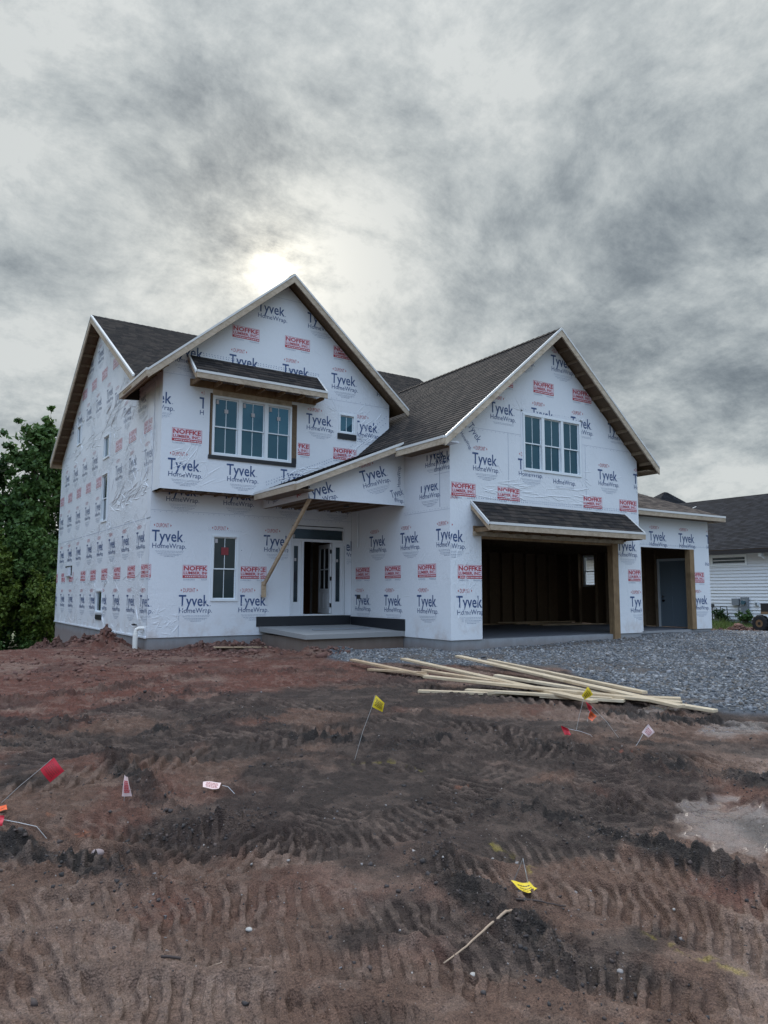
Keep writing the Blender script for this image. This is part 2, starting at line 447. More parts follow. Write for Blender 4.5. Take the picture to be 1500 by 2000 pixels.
        s.rect(u + t, u + W - t, zt - H, zt - .26, 'print_red', .003, clip, rot, o)
        x = .06
        r_ = random.Random(3)
        while x < .70:
            w = r_.uniform(.02, .06); s.rect(u + x, u + x + w, zt - .307, zt - .285, 'print_white', .005, clip, rot, o); x += w + .015
        s.text('WAUPACA', u + .48, zt - H - .06, .27, .04, 'print_fine', **k)
        s.text('LUXKORO', u + .02, zt - H - .06, .30, .04, 'print_fine', **k)
    def staples(s, u0, u1, z, step=.1, m='staple', jz=.004, w=.03, slope=0.):
        u = u0
        while u < u1:
            zz = z + random.uniform(-jz, jz) + slope * (u - u0); uu = u + random.uniform(-.01, .01)
            s.poly([(uu, zz), (uu + w, zz), (uu + w * .5, zz + w * .8)], m, .004); u += step
    def crease(s, u0, z0, u1, z1, wd=.02, hh=.010):
        du, dz = u1 - u0, z1 - z0; L = math.hypot(du, dz); nu, nz = -dz / L * wd, du / L * wd
        for r in s.nop:
            if any(r[0] < a < r[1] and r[2] < b < r[3] for a, b in ((u0, z0), (u1, z1), ((u0 + u1) / 2, (z0 + z1) / 2))): return
        for e in (u0, u1):
            if not s.top[0][0] + .03 < e < s.top[-1][0] - .03: return
        if min(z0, z1) < s.bot + .03 or z0 > top_at(s.top, u0) - .2 or z1 > top_at(s.top, u1) - .2: return
        k = M[s.m]; pts = []; n = 5
        for i in range(n + 1):
            t = i / n; w = math.sin(math.pi * t) ** .6 if 0 < t < 1 else .02; j = random.uniform(-.3, .3) * wd
            c = (u0 + du * t + nu / wd * j, z0 + dz * t + nz / wd * j)
            pts.append(((c[0] + nu * w, c[1] + nz * w), c, (c[0] - nu * w, c[1] - nz * w), hh * w))
        f = s.fr
        for a, b in zip(pts, pts[1:]):
            s.mb.face([f(*a[0], .001), f(*b[0], .001), f(*b[1], b[3]), f(*a[1], a[3])], k)
            s.mb.face([f(*a[1], a[3]), f(*b[1], b[3]), f(*b[2], .001), f(*a[2], .001)], k)
    def creases(s, n, u0, u1, z0, z1, ang=0., spread=.5, ln=(.15, .6), hh=.012, seed=1):
        st = random.getstate(); random.seed(seed)
        for _ in range(n):
            a = ang + random.gauss(0, spread); l = random.uniform(*ln); u, z = random.uniform(u0, u1), random.uniform(z0, z1)
            s.crease(u, z, u + math.cos(a) * l, z + math.sin(a) * l, random.uniform(.010, .026), random.uniform(.4, 1) * hh)
        random.setstate(st)
    def corner_creases(s, h, n=5, ln=.45, hh=.010):
        for (cu, cz, sa) in ((h[0], h[2], -2.4), (h[1], h[2], -.75), (h[0], h[3], 2.4), (h[1], h[3], .75)):
            for k in range(n):
                a = sa + random.gauss(0, .45); l = random.uniform(.3, 1) * ln; u = cu + math.cos(a) * .10; z = cz + math.sin(a) * .10
                s.crease(u, z, u + math.cos(a) * l, z + math.sin(a) * l, random.uniform(.008, .018), hh * random.uniform(.5, 1))
    def seam(s, u0, u1, z, w=.012, m='print_fine'):
        s.rect(u0, u1, z, z + w * .5, m, .003)
    def done(s, parent): return s.mb.build('wall', parent)

# ------------------------------------------------------------------ numpy noise
def hsh(ix, iy, seed):
    n = (ix.astype(np.int64) * 374761393 + iy.astype(np.int64) * 668265263 + seed * 1442695041) & 0xffffffff
    n = ((n ^ (n >> 13)) * 1274126177) & 0xffffffff
    return ((n ^ (n >> 16)) & 0xffff) / 65535.0
def vnoise(x, y, seed=0):
    ix = np.floor(x); iy = np.floor(y); fx = x - ix; fy = y - iy
    fx = fx * fx * (3 - 2 * fx); fy = fy * fy * (3 - 2 * fy)
    a = hsh(ix, iy, seed); b = hsh(ix + 1, iy, seed); c = hsh(ix, iy + 1, seed); d = hsh(ix + 1, iy + 1, seed)
    return (a + (b - a) * fx + (c - a) * fy + (a - b - c + d) * fx * fy) * 2 - 1
def fbm(x, y, wl, octv=3, seed=0, gain=.5):
    r = 0; amp = 1.; x = x / wl; y = y / wl
    for i in range(octv):
        a = .6 + i * 1.1; xr = x * math.cos(a) - y * math.sin(a); yr = x * math.sin(a) + y * math.cos(a)
        r = r + amp * vnoise(xr + 17.3 * i, yr - 9.1 * i, seed + i); amp *= gain; x = x * 2.03; y = y * 2.03
    return r
def sstep(x, a, b):
    t = np.clip((x - a) / (b - a), 0, 1); return t * t * (3 - 2 * t)

BP = np.array([(0, 0, 0), (2, 3, 0), (5, 3, 0), (1, 8, .03), (5, 8, .05), (10, 5, .06), (5.2, 18.2, .24), (2, 18.5, .22), (-4, 18.5, .17), (-10, 18, .1),
    (8.2, 17.5, .15), (8, 15.2, .17), (11, 13.7, .26), (12, 13.3, .27), (17, 13.3, .30), (18.6, 13.9, .44), (21.2, 13.8, .43), (22.6, 13.8, .40), (25, 13.0, .26),
    (25, 17, .45), (26.5, 19, .5), (30, 16, .5), (27, 30, .4), (2, 32, -.75), (6, 34, -.75), (-6, 30, -.6), (4.8, 26, -.35), (1, 24.5, -.2), (-6, 24, -.1), (20, 5, .08),
    (14, 8, .16), (30, 8, .12), (0, -10, 0), (-10, 5, 0), (5, 12, .09), (1, 13, .08), (9, 10, .13), (40, 20, .4), (20, 40, -.4), (-10, 45, -.8), (8, 45, -.8)])
def base_z(x, y):
    num = np.full(np.shape(x), 0.0); den = np.full(np.shape(x), 1e-4)
    for bx, by, bz in BP:
        w = np.exp(-((x - bx) ** 2 + (y - by) ** 2) / (2 * 1.9 ** 2)); w = w + .02 * np.exp(-((x - bx) ** 2 + (y - by) ** 2) / (2 * 7. ** 2))
        num += w * bz; den += w
    return num / den

GRAVEL = [(9.0, 17.5), (8.75, 15.6), (8.2, 13.9), (8.9, 12.6), (9.9, 11.2), (10.6, 10.2), (10.0, 8.4), (9.5, 6.9), (9.3, 5.9), (10.2, 3.5), (14, 0), (45, 0), (45, 9), (28, 12.6), (23.2, 13.9), (22.2, 14.6), (18, 14.6), (11, 14.2), (11, 17.5)]
def crumbs(x, y, cell, seed, fill=.6):       # discrete rounded lumps of broken soil
    gx_, gy_ = np.floor(x / cell), np.floor(y / cell); best = np.zeros(np.shape(x))
    for i in (-1, 0, 1):
        for j in (-1, 0, 1):
            cx_, cy_ = gx_ + i, gy_ + j; keep_ = hsh(cx_, cy_, seed + 3)
            rr = (.22 + .38 * hsh(cx_, cy_, seed + 2)) * (keep_ < fill)
            d2 = ((cx_ + hsh(cx_, cy_, seed)) - x / cell) ** 2 + ((cy_ + hsh(cx_, cy_, seed + 1)) - y / cell) ** 2
            best = np.maximum(best, np.sqrt(np.maximum(0, rr * rr - d2)))
    return best * cell
def poly_sd(x, y, P):         # signed distance, negative inside
    d = np.full(np.shape(x), 1e9); ins = np.zeros(np.shape(x), bool)
    for (x0, y0), (x1, y1) in zip(P, P[1:] + P[:1]):
        ex, ey = x1 - x0, y1 - y0; t = np.clip(((x - x0) * ex + (y - y0) * ey) / (ex * ex + ey * ey), 0, 1)
        d = np.minimum(d, np.hypot(x - x0 - t * ex, y - y0 - t * ey))
        c = ((y0 > y) != (y1 > y)) & (x < (x1 - x0) * (y - y0) / ((y1 - y0) if y1 != y0 else 1e-9) + x0); ins ^= c
    return np.where(ins, -d, d)
def smooth_line(P, n=14):
    P = [np.array(p, float) for p in P]; P = [2 * P[0] - P[1]] + P + [2 * P[-1] - P[-2]]; out = []
    for i in range(1, len(P) - 2):
        for t in np.linspace(0, 1, n, endpoint=False):
            a, b, c, d = P[i - 1:i + 3]
            out.append(.5 * ((2 * b) + (-a + c) * t + (2 * a - 5 * b + 4 * c - d) * t * t + (-a + 3 * b - 3 * c + d) * t ** 3))
    out.append(P[-2]); return np.array(out)
def line_sd(x, y, L, pad=1.2):      # arclength and signed offset from a polyline
    s_ = np.full(x.shape, 0.); d_ = np.full(x.shape, 99.)
    bb = (x > L[:, 0].min() - pad) & (x < L[:, 0].max() + pad) & (y > L[:, 1].min() - pad) & (y < L[:, 1].max() + pad)
    xi, yi = x[bb], y[bb]
    if xi.size == 0: return s_, d_, 0.
    bs = np.zeros(xi.shape); bd = np.full(xi.shape, 99.); s0 = 0.
    for a, b in zip(L[:-1], L[1:]):
        e = b - a; ln = math.hypot(*e)
        if ln < 1e-6: continue
        t = np.clip(((xi - a[0]) * e[0] + (yi - a[1]) * e[1]) / ln ** 2, 0, 1)
        dx, dy = xi - a[0] - t * e[0], yi - a[1] - t * e[1]; dd = np.hypot(dx, dy)
        sg = np.sign(e[0] * dy - e[1] * dx); k = dd < np.abs(bd)
        bs[k] = s0 + t[k] * ln; bd[k] = (dd * np.where(sg == 0, 1, sg))[k]; s0 += ln
    s_[bb] = bs; d_[bb] = bd
    return s_, d_, s0
# (path, half width, lug pitch, lug depth, skew)
TRACKS = [([(1.0, 9.35), (1.9, 9.75), (2.9, 9.85), (4.1, 9.7), (5.3, 8.6)], .28, .19, .038, .9),
    ([(0.2, 6.6), (1.61, 6.96), (2.61, 7.17), (3.61, 7.43), (4.9, 7.7)], .30, .19, .038, -.9),
    ([(.9, 7.7), (2.0, 7.9), (3.2, 7.9), (4.6, 7.2)], .24, .18, .034, .8),
    ([(-.8, 4.25), (0.3, 4.34), (1.34, 3.92), (2.1, 3.3), (2.6, 2.9)], .20, .100, .026, .35),
    ([(-.8, 3.75), (0.4, 3.84), (1.3, 3.42), (1.95, 2.85), (2.3, 2.3)], .20, .100, .026, .35),
    ([(-.5, 3.2), (0.5, 3.3), (1.13, 2.93), (1.7, 2.2)], .20, .100, .026, .35),
    ([(2.6, 3.75), (3.0, 3.2), (3.3, 2.6), (3.4, 1.7)], .22, .09, .026, .5), ([(3.1, 3.95), (3.5, 3.4), (3.8, 2.7), (3.9, 1.7)], .22, .09, .026, .5),
    ([(5.9, 5.1), (4.75, 4.1), (3.96, 3.23)], .24, .12, .030, .1), ([(4.4, 4.2), (4.9, 3.85), (5.2, 3.4), (5.1, 2.5)], .26, .11, .030, .2),
    ([(4.7, 8.1), (5.68, 7.03), (5.9, 5.38), (6.8, 3.7)], .28, .15, .034, .8),
    ([(1.3, 5.0), (2.4, 4.6), (3.0, 5.3)], .26, .11, .030, -.6), ([(1.3, 4.5), (2.39, 4.32), (3.6, 4.6), (4.4, 5.2)], .25, .11, .030, -.5),
    ([(0.2, 5.85), (1.3, 5.4), (1.95, 4.5)], .24, .11, .028, .7), ([(.2, 5.25), (1.0, 4.9), (1.6, 4.2)], .22, .11, .028, .7),
    ([(4.8, 11.3), (6.85, 10.3), (7.4, 8.3), (7.9, 5.9)], .28, .17, .036, .9), ([(4.2, 6.6), (5.2, 6.0), (5.4, 5.0)], .24, .13, .030, .5),
    ([(3.4, 6.2), (4.4, 5.5), (4.6, 4.6)], .24, .12, .028, .4), ([(1.9, 2.9), (2.5, 2.5), (2.9, 1.6)], .20, .100, .026, .4),
    ([(6.3, 7.6), (7.4, 6.2), (9.0, 4.4)], .26, .15, .030, .4), ([(-1.5, 8.6), (.6, 8.3), (2.6, 8.7)], .28, .15, .032, .8)]
BERMS = [([(.2, 5.9), (.52, 5.56), (.99, 4.82), (1.24, 4.04)], .14, .07), ([(3.05, 4.1), (2.7, 3.5), (2.6, 2.82), (2.41, 2.0)], .17, .085), ([(3.5, 4.6), (4.0, 3.95), (4.1, 3.3), (4.05, 2.3)], .18, .08),
    ([(.5, 8.75), (1.2, 8.45), (1.75, 7.73), (1.78, 6.3), (1.73, 5.44)], .16, .06), ([(3.6, 7.9), (4.3, 6.6), (5.28, 6.5)], .16, .05), ([(.9, 9.1), (1.59, 9.44), (2.3, 9.4)], .16, .10),
    ([(5.4, 6.4), (5.93, 4.6), (6.1, 3.3)], .22, .07), ([(1.6, 5.2), (2.0, 5.05), (2.35, 5.3)], .10, .07), ([(2.3, 8.4), (3.4, 8.8), (3.9, 8.2)], .13, .06), ([(7.5, 7.0), (8.2, 5.6), (8.9, 4.6)], .16, .03),
    ([(3.0, 12.5), (5.2, 12.9), (7.5, 12.3)], .25, .05), ([(-2, 12), (1.5, 11.7), (3.5, 12.1)], .25, .05), ([(2.6, 10.6), (3.4, 10.7), (4.3, 10.3)], .16, .07),
    ([(4.9, 2.2), (4.9, 2.9), (5.6, 3.1), (6.5, 2.9)], .22, .09)]
def heights(x, y):
    z = base_z(x, y)
    gsd = poly_sd(x, y, GRAVEL) + .25 * fbm(x, y, 1.2, 3, 41)
    soil = sstep(gsd, -.05, .25)
    r = np.hypot(x, y); near = 1 - sstep(r, 25, 40)
    z = z + near * (soil * (.035 * fbm(x, y, 2.6, 2, 3) + .013 * fbm(x, y, .9, 2, 5) + .010 * fbm(x, y, .35, 2, 6)) + (1 - soil) * .03 * fbm(x, y, 1.5, 2, 8))
    lug = np.zeros(x.shape); dark = np.zeros(x.shape); crest = np.zeros(x.shape)
    for i, (P, hw, pitch, dep, skew) in enumerate(TRACKS):
        s_, d_, ln = line_sd(x, y, smooth_line(P))
        a = np.abs(d_); edge = 1 - sstep(a + .05 * fbm(x, y, .25, 2, 60 + i), hw - .025, hw + .025)
        endf = sstep(s_, .02, .4) * (1 - sstep(s_, ln - .4, ln - .02)); edge = edge * endf
        ph = 2 * math.pi * (s_ + skew * d_ + .04 * fbm(x, y, .35, 2, 80 + i)) / pitch
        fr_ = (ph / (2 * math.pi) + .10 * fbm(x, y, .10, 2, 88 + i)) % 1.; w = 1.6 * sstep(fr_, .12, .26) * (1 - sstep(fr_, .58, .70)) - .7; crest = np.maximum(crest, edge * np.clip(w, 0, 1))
        q = .4 + .6 * sstep(fbm(x, y, .42, 3, 100 + i), -.35, .35)
        z = z + edge * (-.022 + dep * .80 * w * q * (1 + .5 * fbm(x, y, .05, 3, 90 + i))) + .020 * np.exp(-((a - hw - .05) / .04) ** 2) * endf * (.6 + .6 * fbm(x, y, .12, 2, 95 + i))
        lug = np.maximum(lug, edge)
    for i, (P, wd, hh) in enumerate(BERMS):
        s_, d_, ln = line_sd(x, y, smooth_line(P)); endf = sstep(s_, .0, .3) * (1 - sstep(s_, ln - .3, ln))
        bprof = np.exp(-(d_ / wd) ** 2) * endf * (.7 + .35 * fbm(x, y, .3, 2, 140 + i))
        z = z + .75 * hh * bprof; dark = np.maximum(dark, bprof)
    rough = (.55 + .45 * fbm(x, y, 1.6, 2, 21)) * (1 - .65 * lug) + 1.6 * dark
    clod = np.maximum(0, fbm(x, y, .16, 3, 31)) ** 1.6
    z = z + near * soil * (np.clip(rough, .1, 2.5) * (.030 * clod + .012 * fbm(x, y, .10, 3, 33, .6)) + .005 * fbm(x, y, .034, 3, 35, .75) + .012 * np.maximum(0, .35 - np.abs(fbm(x, y, .07, 2, 37))))
    wx_, wy_ = x + .012 * fbm(x, y, .04, 2, 501), y + .012 * fbm(x, y, .04, 2, 503)
    cr = 1.1 * crumbs(wx_, wy_, .034, 510, .55) * np.clip(rough * 1.2, .25, 1.6) + .8 * crumbs(wx_, wy_, .09, 520, .35) * np.clip(rough - .35, 0, 1.5)
    z = z + near * soil * cr
    # loose heaps of dug earth along the foundation
    for hx, hy, hw_, hh in ((4.55, 19.6, .42, .34), (4.4, 21.0, .38, .25), (4.5, 22.2, .5, .38), (4.3, 23.8, .6, .42), (4.2, 25.6, .6, .30), (4.5, 18.6, .3, .15), (6.3, 18.15, .4, .17),
                          (7.0, 18.1, .4, .20), (7.7, 17.8, .35, .12), (8.2, 15.5, .35, .13), (8.8, 15.35, .4, .10), (7.5, 16.2, .5, .10),
                          (23.6, 14.5, .4, .10), (24.6, 14.2, .4, .14), (25.6, 13.9, .4, .12), (26.8, 13.6, .5, .12)):
        z = z + hh * np.exp(-((x - hx) ** 2 + (y - hy) ** 2) / hw_ ** 2) * (.95 + .75 * fbm(x, y, .2, 3, 200))
    # shallow pools: level, smooth
    pool = np.zeros(x.shape)
    for hx, hy, ax, ay, lv in ((4.98, 3.12, .56, .38, .012), (8.2, 5.05, .55, .30, .03), (8.5, 6.35, .55, .14, .05), (5.3, 3.6, .3, .16, .0)):
        k_ = 0; dd = np.sqrt(((x - hx) / ax) ** 2 + ((y - hy) / ay) ** 2) + .45 * fbm(x, y, .3, 3, 300)
        k = 1 - sstep(dd, .8, 1.15); lvz = float(base_z(np.array([hx]), np.array([hy]))[0]) + lv
        pool = np.maximum(pool, k); k = k * .72; z = z * (1 - k) + (lvz - .01 + .0015 * fbm(x, y, .07, 2, 302)) * k
    return z, gsd, soil, lug, dark, pool, crest

# ------------------------------------------------------------------ ground: one sheet, finer where one stands close to it
def build_ground():
    hd = YAW
    ang = np.concatenate([hd + np.radians(np.linspace(-46, 44, 1300)), hd + np.radians(np.linspace(44, 314, 70))[1:-1]])
    rad = np.concatenate([[.15, .6, 1.2, 1.8], np.exp(np.linspace(math.log(2.2), math.log(27), 1000)), np.exp(np.linspace(math.log(28), math.log(3500), 45))])
    A, Q = np.meshgrid(ang, rad); x = np.sin(A) * Q; y = np.cos(A) * Q
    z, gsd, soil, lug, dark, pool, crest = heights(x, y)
    z = np.where(Q > 60, z * np.clip(1 - (Q - 60) / 200, 0, 1), z)
    na, nr = len(ang), len(rad)
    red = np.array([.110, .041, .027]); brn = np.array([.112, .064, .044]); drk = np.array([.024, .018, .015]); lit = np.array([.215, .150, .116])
    grv = np.array([.085, .095, .108]); grs = np.array([.055, .085, .025])
    rm = sstep(y + .35 * x * 0 + 1.2 * fbm(x, y, 1.5, 3, 400), 8.6, 10.6) * (1 - sstep(x + fbm(x, y, 1.5, 2, 401), 6.5, 8.5) * .6)
    rm = np.maximum(rm, .55 * sstep(fbm(x, y, 1.0, 3, 402), .15, .75))
    bt = 1 - sstep(Q + .5 * fbm(x, y, .9, 2, 405), 3.4, 5.0)
    c = brn * (1 - rm[..., None]) + red * rm[..., None]
    dm = sstep(fbm(x, y, 1.1, 4, 410) + .35 * sstep(Q, 4.2, 5.2) * (1 - sstep(y, 8.5, 10.5)) + .25 * lug - .55 * bt, .05, .55)
    dm = np.clip(np.maximum(dm * .85, sstep(dark, .15, .6) * (1 - .45 * rm)), 0, 1) * (1 - .55 * sstep(y, 10, 12) * (1 - dark))
    c = c * (1 - dm[..., None]) + drk * dm[..., None]
    cm = crest * .26 * (1 + .8 * fbm(x, y, .05, 2, 422)) * sstep(fbm(x, y, .4, 2, 421), -.5, .4)  # dry tread crests paled; shadow contrast with the gaps put into soil colour
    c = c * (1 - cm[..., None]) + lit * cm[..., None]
    cav = fbm(x, y, .05, 3, 420)
    lm = sstep(fbm(x, y, .8, 3, 415) + .3 * bt, .1, .7) * (1 - dm) * .40 + .30 * sstep(fbm(x, y, .11, 3, 416), .15, .6) * (1 - dm)
    lm = lm + .22 * sstep(fbm(x, y, .16, 4, 417), .2, .6) * dm
    c = c * (1 - lm[..., None]) + lit * lm[..., None]
    c = c * (1 + .22 * cav[..., None])
    # sprayed utility marks on the soil
    for (pts, colr) in (([(3.30, 3.80), (3.27, 3.50), (3.2, 3.3)], (.45, .36, .03)), ([(3.09, 2.42), (3.08, 2.2), (3.09, 1.95)], (.42, .34, .03)), ([(3.7, 6.2), (4.05, 6.0), (4.1, 5.5)], (.35, .28, .04)),
                        ([(1.0, 5.85), (1.12, 5.6), (1.2, 5.35)], (.50, .17, .08)), ([(6.0, 5.1), (6.25, 5.05)], (.45, .12, .07)), ([(4.0, 5.0), (4.25, 4.95)], (.40, .14, .07))):
        s_, d_, ln = line_sd(x, y, smooth_line(pts)); k = np.exp(-(d_ / .028) ** 2) * sstep(fbm(x, y, .05, 2, 430), .0, .4) * .30
        c = c * (1 - k[..., None]) + np.array(colr) * k[..., None]
    k = 1 - soil; gc = grv * (1 + .35 * fbm(x, y, .07, 2, 440)[..., None]) * (1 - .25 * sstep(fbm(x, y, 1.3, 2, 441), 0, .6)[..., None])
    ff = np.clip(sstep(fbm(x, y, .9, 3, 500), .25, .8) + np.exp(-((x - 15.2) / 2.2) ** 2 - ((y - 13.4) / .35) ** 2), 0, 1)[..., None] * .7
    gc = gc * (1 - ff) + np.array([.11, .088, .072]) * ff
    c = c * (1 - k[..., None]) + gc * k[..., None]
    gm = np.maximum(sstep(x, 23.2, 24.6) * sstep(y, 14.6, 15.6), sstep(Q, 34, 42)) ; gm = np.maximum(gm, sstep(y, 30.5, 32) * (1 - sstep(x, 20, 22)))
    c = c * (1 - gm[..., None]) + grs * gm[..., None]
    wet = np.clip(pool + .35 * sstep(fbm(x, y, 1.3, 3, 450), .1, .8) * sstep(x - .4 * y, 2.2, 4.5) * soil, 0, 1)
    pl = (pool * (.55 + .25 * fbm(x, y, .2, 3, 451)))[..., None]; c = c * (1 - pl) + np.array([.20, .165, .148]) * pl  # pools paled: sky glare put into the soil colour
    v = np.stack([x, y, z], -1).reshape(-1, 3)
    v = np.vstack([v, [[0, 0, 0]]])
    i = np.arange(nr - 1)[:, None] * na; j = np.arange(na)[None, :]; j2 = (j + 1) % na
    q = np.stack([i + j, i + na + j, i + na + j2, i + j2], -1).reshape(-1, 4)[:, ::-1]
    tri = np.stack([np.full(na, nr * na), np.arange(na), (np.arange(na) + 1) % na], -1)[:, ::-1]
    nl = q.size + tri.size
    me = bpy.data.meshes.new('ground'); me.vertices.add(len(v)); me.vertices.foreach_set('co', v.ravel())
    me.loops.add(nl); me.loops.foreach_set('vertex_index', np.concatenate([q.ravel(), tri.ravel()]).astype(np.int32))
    me.polygons.add(len(q) + len(tri))
    me.polygons.foreach_set('loop_start', np.concatenate([np.arange(len(q)) * 4, q.size + np.arange(len(tri)) * 3]).astype(np.int32))
    me.update(calc_edges=True); me.polygons.foreach_set('use_smooth', np.ones(len(q) + len(tri), bool))
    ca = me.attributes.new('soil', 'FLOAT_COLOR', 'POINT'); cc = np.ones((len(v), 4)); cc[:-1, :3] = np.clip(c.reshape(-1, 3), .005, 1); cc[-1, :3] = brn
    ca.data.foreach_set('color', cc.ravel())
    wa = me.attributes.new('wet', 'FLOAT', 'POINT'); ww = np.zeros(len(v)); ww[:-1] = wet.ravel(); wa.data.foreach_set('value', ww)
    def gb(q, p):
        a = q.n('ShaderNodeAttribute', attribute_name='soil'); w = q.n('ShaderNodeAttribute', attribute_name='wet').outputs['Fac']
        P = pos(q); f = q.noise(P, 120, 3, .7); f2 = q.noise(P, 34, 5, .65)
        sp = q.n('ShaderNodeTexVoronoi', i_Vector=P, i_Scale=42.0); gr = q.n('ShaderNodeTexVoronoi', i_Vector=P, i_Scale=95.0)
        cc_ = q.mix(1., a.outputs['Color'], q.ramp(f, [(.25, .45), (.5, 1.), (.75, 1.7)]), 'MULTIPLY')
        cc_ = q.mix(q.m('MULTIPLY', q.m('LESS_THAN', sp.outputs['Distance'], .16), q.m('GREATER_THAN', f2, .60)), cc_, (.26, .23, .21, 1))
        q.put(p.inputs['Base Color'], cc_)
        q.put(p.inputs['Roughness'], q.remap(w, 0., 1., .82, .07))
        b = q.n('ShaderNodeBump', i_Distance=.03, i_Height=q.m('ADD', q.m('ADD', f2, q.m('MULTIPLY', f, .5)), q.m('MULTIPLY', gr.outputs['Distance'], -.6)))
        q.put(b.inputs['Strength'], q.remap(w, 0., 1., .75, .02)); q.put(p.inputs['Normal'], b.outputs[0])
    me.materials.append(mat('bare_soil', build=gb, spec=.35))
    o = bpy.data.objects.new('ground', me); COL.objects.link(o); o['kind'] = 'structure'
    return o
build_ground()

def gz(x, y):
    return float(heights(np.array([float(x)]), np.array([float(y)]))[0][0])

def scatter(name, xs, ys, size, colf, label, cat, flat=.6, seed=1, sink=.25, roughness=.9):
    r = np.random.default_rng(seed); n = len(xs); z = heights(xs, ys)[0]
    base = np.array([(-1, -1, -1), (1, -1, -1), (1, 1, -1), (-1, 1, -1), (-1, -1, 1), (1, -1, 1), (1, 1, 1), (-1, 1, 1)], float)
    v = base[None] * .58 + r.uniform(-.38, .38, (n, 8, 3))
    v[..., 2] *= flat; v *= size[:, None, None] * r.uniform(.7, 1.3, (n, 1, 3))
    a = r.uniform(0, 6.28, n); t = r.uniform(-.6, .6, n)
    ca, sa = np.cos(a)[:, None], np.sin(a)[:, None]; ct, st = np.cos(t)[:, None], np.sin(t)[:, None]
    y1 = v[..., 1] * ct - v[..., 2] * st; z1 = v[..., 1] * st + v[..., 2] * ct
    X = v[..., 0] * ca - y1 * sa + xs[:, None]; Y = v[..., 0] * sa + y1 * ca + ys[:, None]; Z = z1 + (z + size * flat * (.58 - sink))[:, None]
    V = np.stack([X, Y, Z], -1).reshape(-1, 3)
    tri = np.array([(0, 2, 1), (0, 3, 2), (4, 5, 6), (4, 6, 7), (0, 1, 5), (0, 5, 4), (1, 2, 6), (1, 6, 5), (2, 3, 7), (2, 7, 6), (3, 0, 4), (3, 4, 7)])
    T = (np.arange(n)[:, None, None] * 8 + tri[None]).reshape(-1, 3)
    me = bpy.data.meshes.new(name); me.vertices.add(len(V)); me.vertices.foreach_set('co', V.ravel())
    me.loops.add(T.size); me.loops.foreach_set('vertex_index', T.ravel().astype(np.int32)); me.polygons.add(len(T)); me.polygons.foreach_set('loop_start', (np.arange(len(T)) * 3).astype(np.int32))
    me.update(calc_edges=True)
    at = me.attributes.new('tone', 'FLOAT_COLOR', 'POINT'); c = np.ones((n, 8, 4)); c[..., :3] = colf(r, n)[:, None, :]; at.data.foreach_set('color', c.ravel())
    def b(q, p): q.put(p.inputs['Base Color'], q.n('ShaderNodeAttribute', attribute_name='tone').outputs['Color'])
    me.materials.append(mat(name + '_surface', rough=roughness, build=b))
    o = bpy.data.objects.new(name, me); COL.objects.link(o); return tag(o, label, cat, kind='stuff')

def cols(*cs, var=.25):
    cs = np.array(cs)
    def f(r, n): return cs[r.integers(0, len(cs), n)] * r.uniform(1 - var, 1 + var, (n, 1))
    return f
def fines(x, y): return np.clip(sstep(fbm(x, y, .9, 3, 500), .25, .8) + np.exp(-((x - 15.2) / 2.2) ** 2 - ((y - 13.4) / .35) ** 2) + np.exp(-((x - .55 * y - 9.5) / .25) ** 2) * .35, 0, 1)
# crushed stone of the driveway
N = 190000
gx = rng.uniform(7.8, 31, N); gy = rng.uniform(2.5, 17.5, N)
sd = poly_sd(gx, gy, GRAVEL) + .25 * fbm(gx, gy, 1.2, 3, 41); dist = np.hypot(gx, gy)
bear = np.abs(np.arctan2(gx, gy) - YAW)
keep = (sd < .04) & (bear < R(33)) & ~((gx > 11) & (gx < 22.1) & (gy > 14.05)) & ~((gx > 8.2) & (gx < 11) & (gy > 15.9)) & (rng.uniform(0, 1, N) < np.where(sd > -.25, .5, 1) * (1 - .8 * fines(gx, gy)))
gx, gy = gx[keep], gy[keep]
scatter('gravel', gx, gy, rng.gamma(4., .0042, len(gx)) + .005, cols((.14, .148, .158), (.185, .19, .20), (.10, .106, .115), (.25, .25, .25), (.12, .118, .115), (.14, .125, .11)),
        'crushed blue-grey stone spread over the driveway in front of the garage', 'gravel', seed=4)
# earth clods
cx, cy = [], []
for (P, wd, hh) in BERMS:
    L = smooth_line(P); k = rng.integers(0, len(L), 500); cx.append(L[k, 0] + rng.normal(0, wd * .9, 500)); cy.append(L[k, 1] + rng.normal(0, wd * .9, 500))
cx.append(rng.uniform(-1, 8, 3500)); cy.append(rng.uniform(1.5, 13, 3500))
cx, cy = np.concatenate(cx), np.concatenate(cy); k = (poly_sd(cx, cy, GRAVEL) > .1) & (heights(cx, cy)[5] < .2); cx, cy = cx[k], cy[k]
scatter('dark_clods', cx, cy, rng.gamma(1.6, .0026, len(cx)) + .002, cols((.05, .042, .04), (.075, .055, .048), (.04, .036, .035)), 'crumbs of dark earth scattered along the wheel ruts', 'earth crumbs', .8, 5)
hx_, hy_ = [], []
for a, b, w, n in ((4.55, 19.6, .34, 60), (4.4, 21.0, .34, 50), (4.5, 22.2, .4, 60), (4.3, 23.8, .5, 70), (4.2, 25.6, .5, 60), (6.6, 18.15, .5, 70), (7.6, 17.9, .5, 50), (8.5, 15.4, .45, 60), (7.0, 16.6, .8, 60),
                   (23.6, 14.4, .3, 40), (24.6, 14.1, .35, 50), (25.6, 13.8, .35, 50), (26.8, 13.5, .4, 40), (5.2, 17.4, 1.2, 60), (3, 16, 2.5, 120)):
    n *= 3; hx_.append(rng.normal(a, w * .6, n)); hy_.append(rng.normal(b, w * .6, n))
hx_, hy_ = np.concatenate(hx_), np.concatenate(hy_)
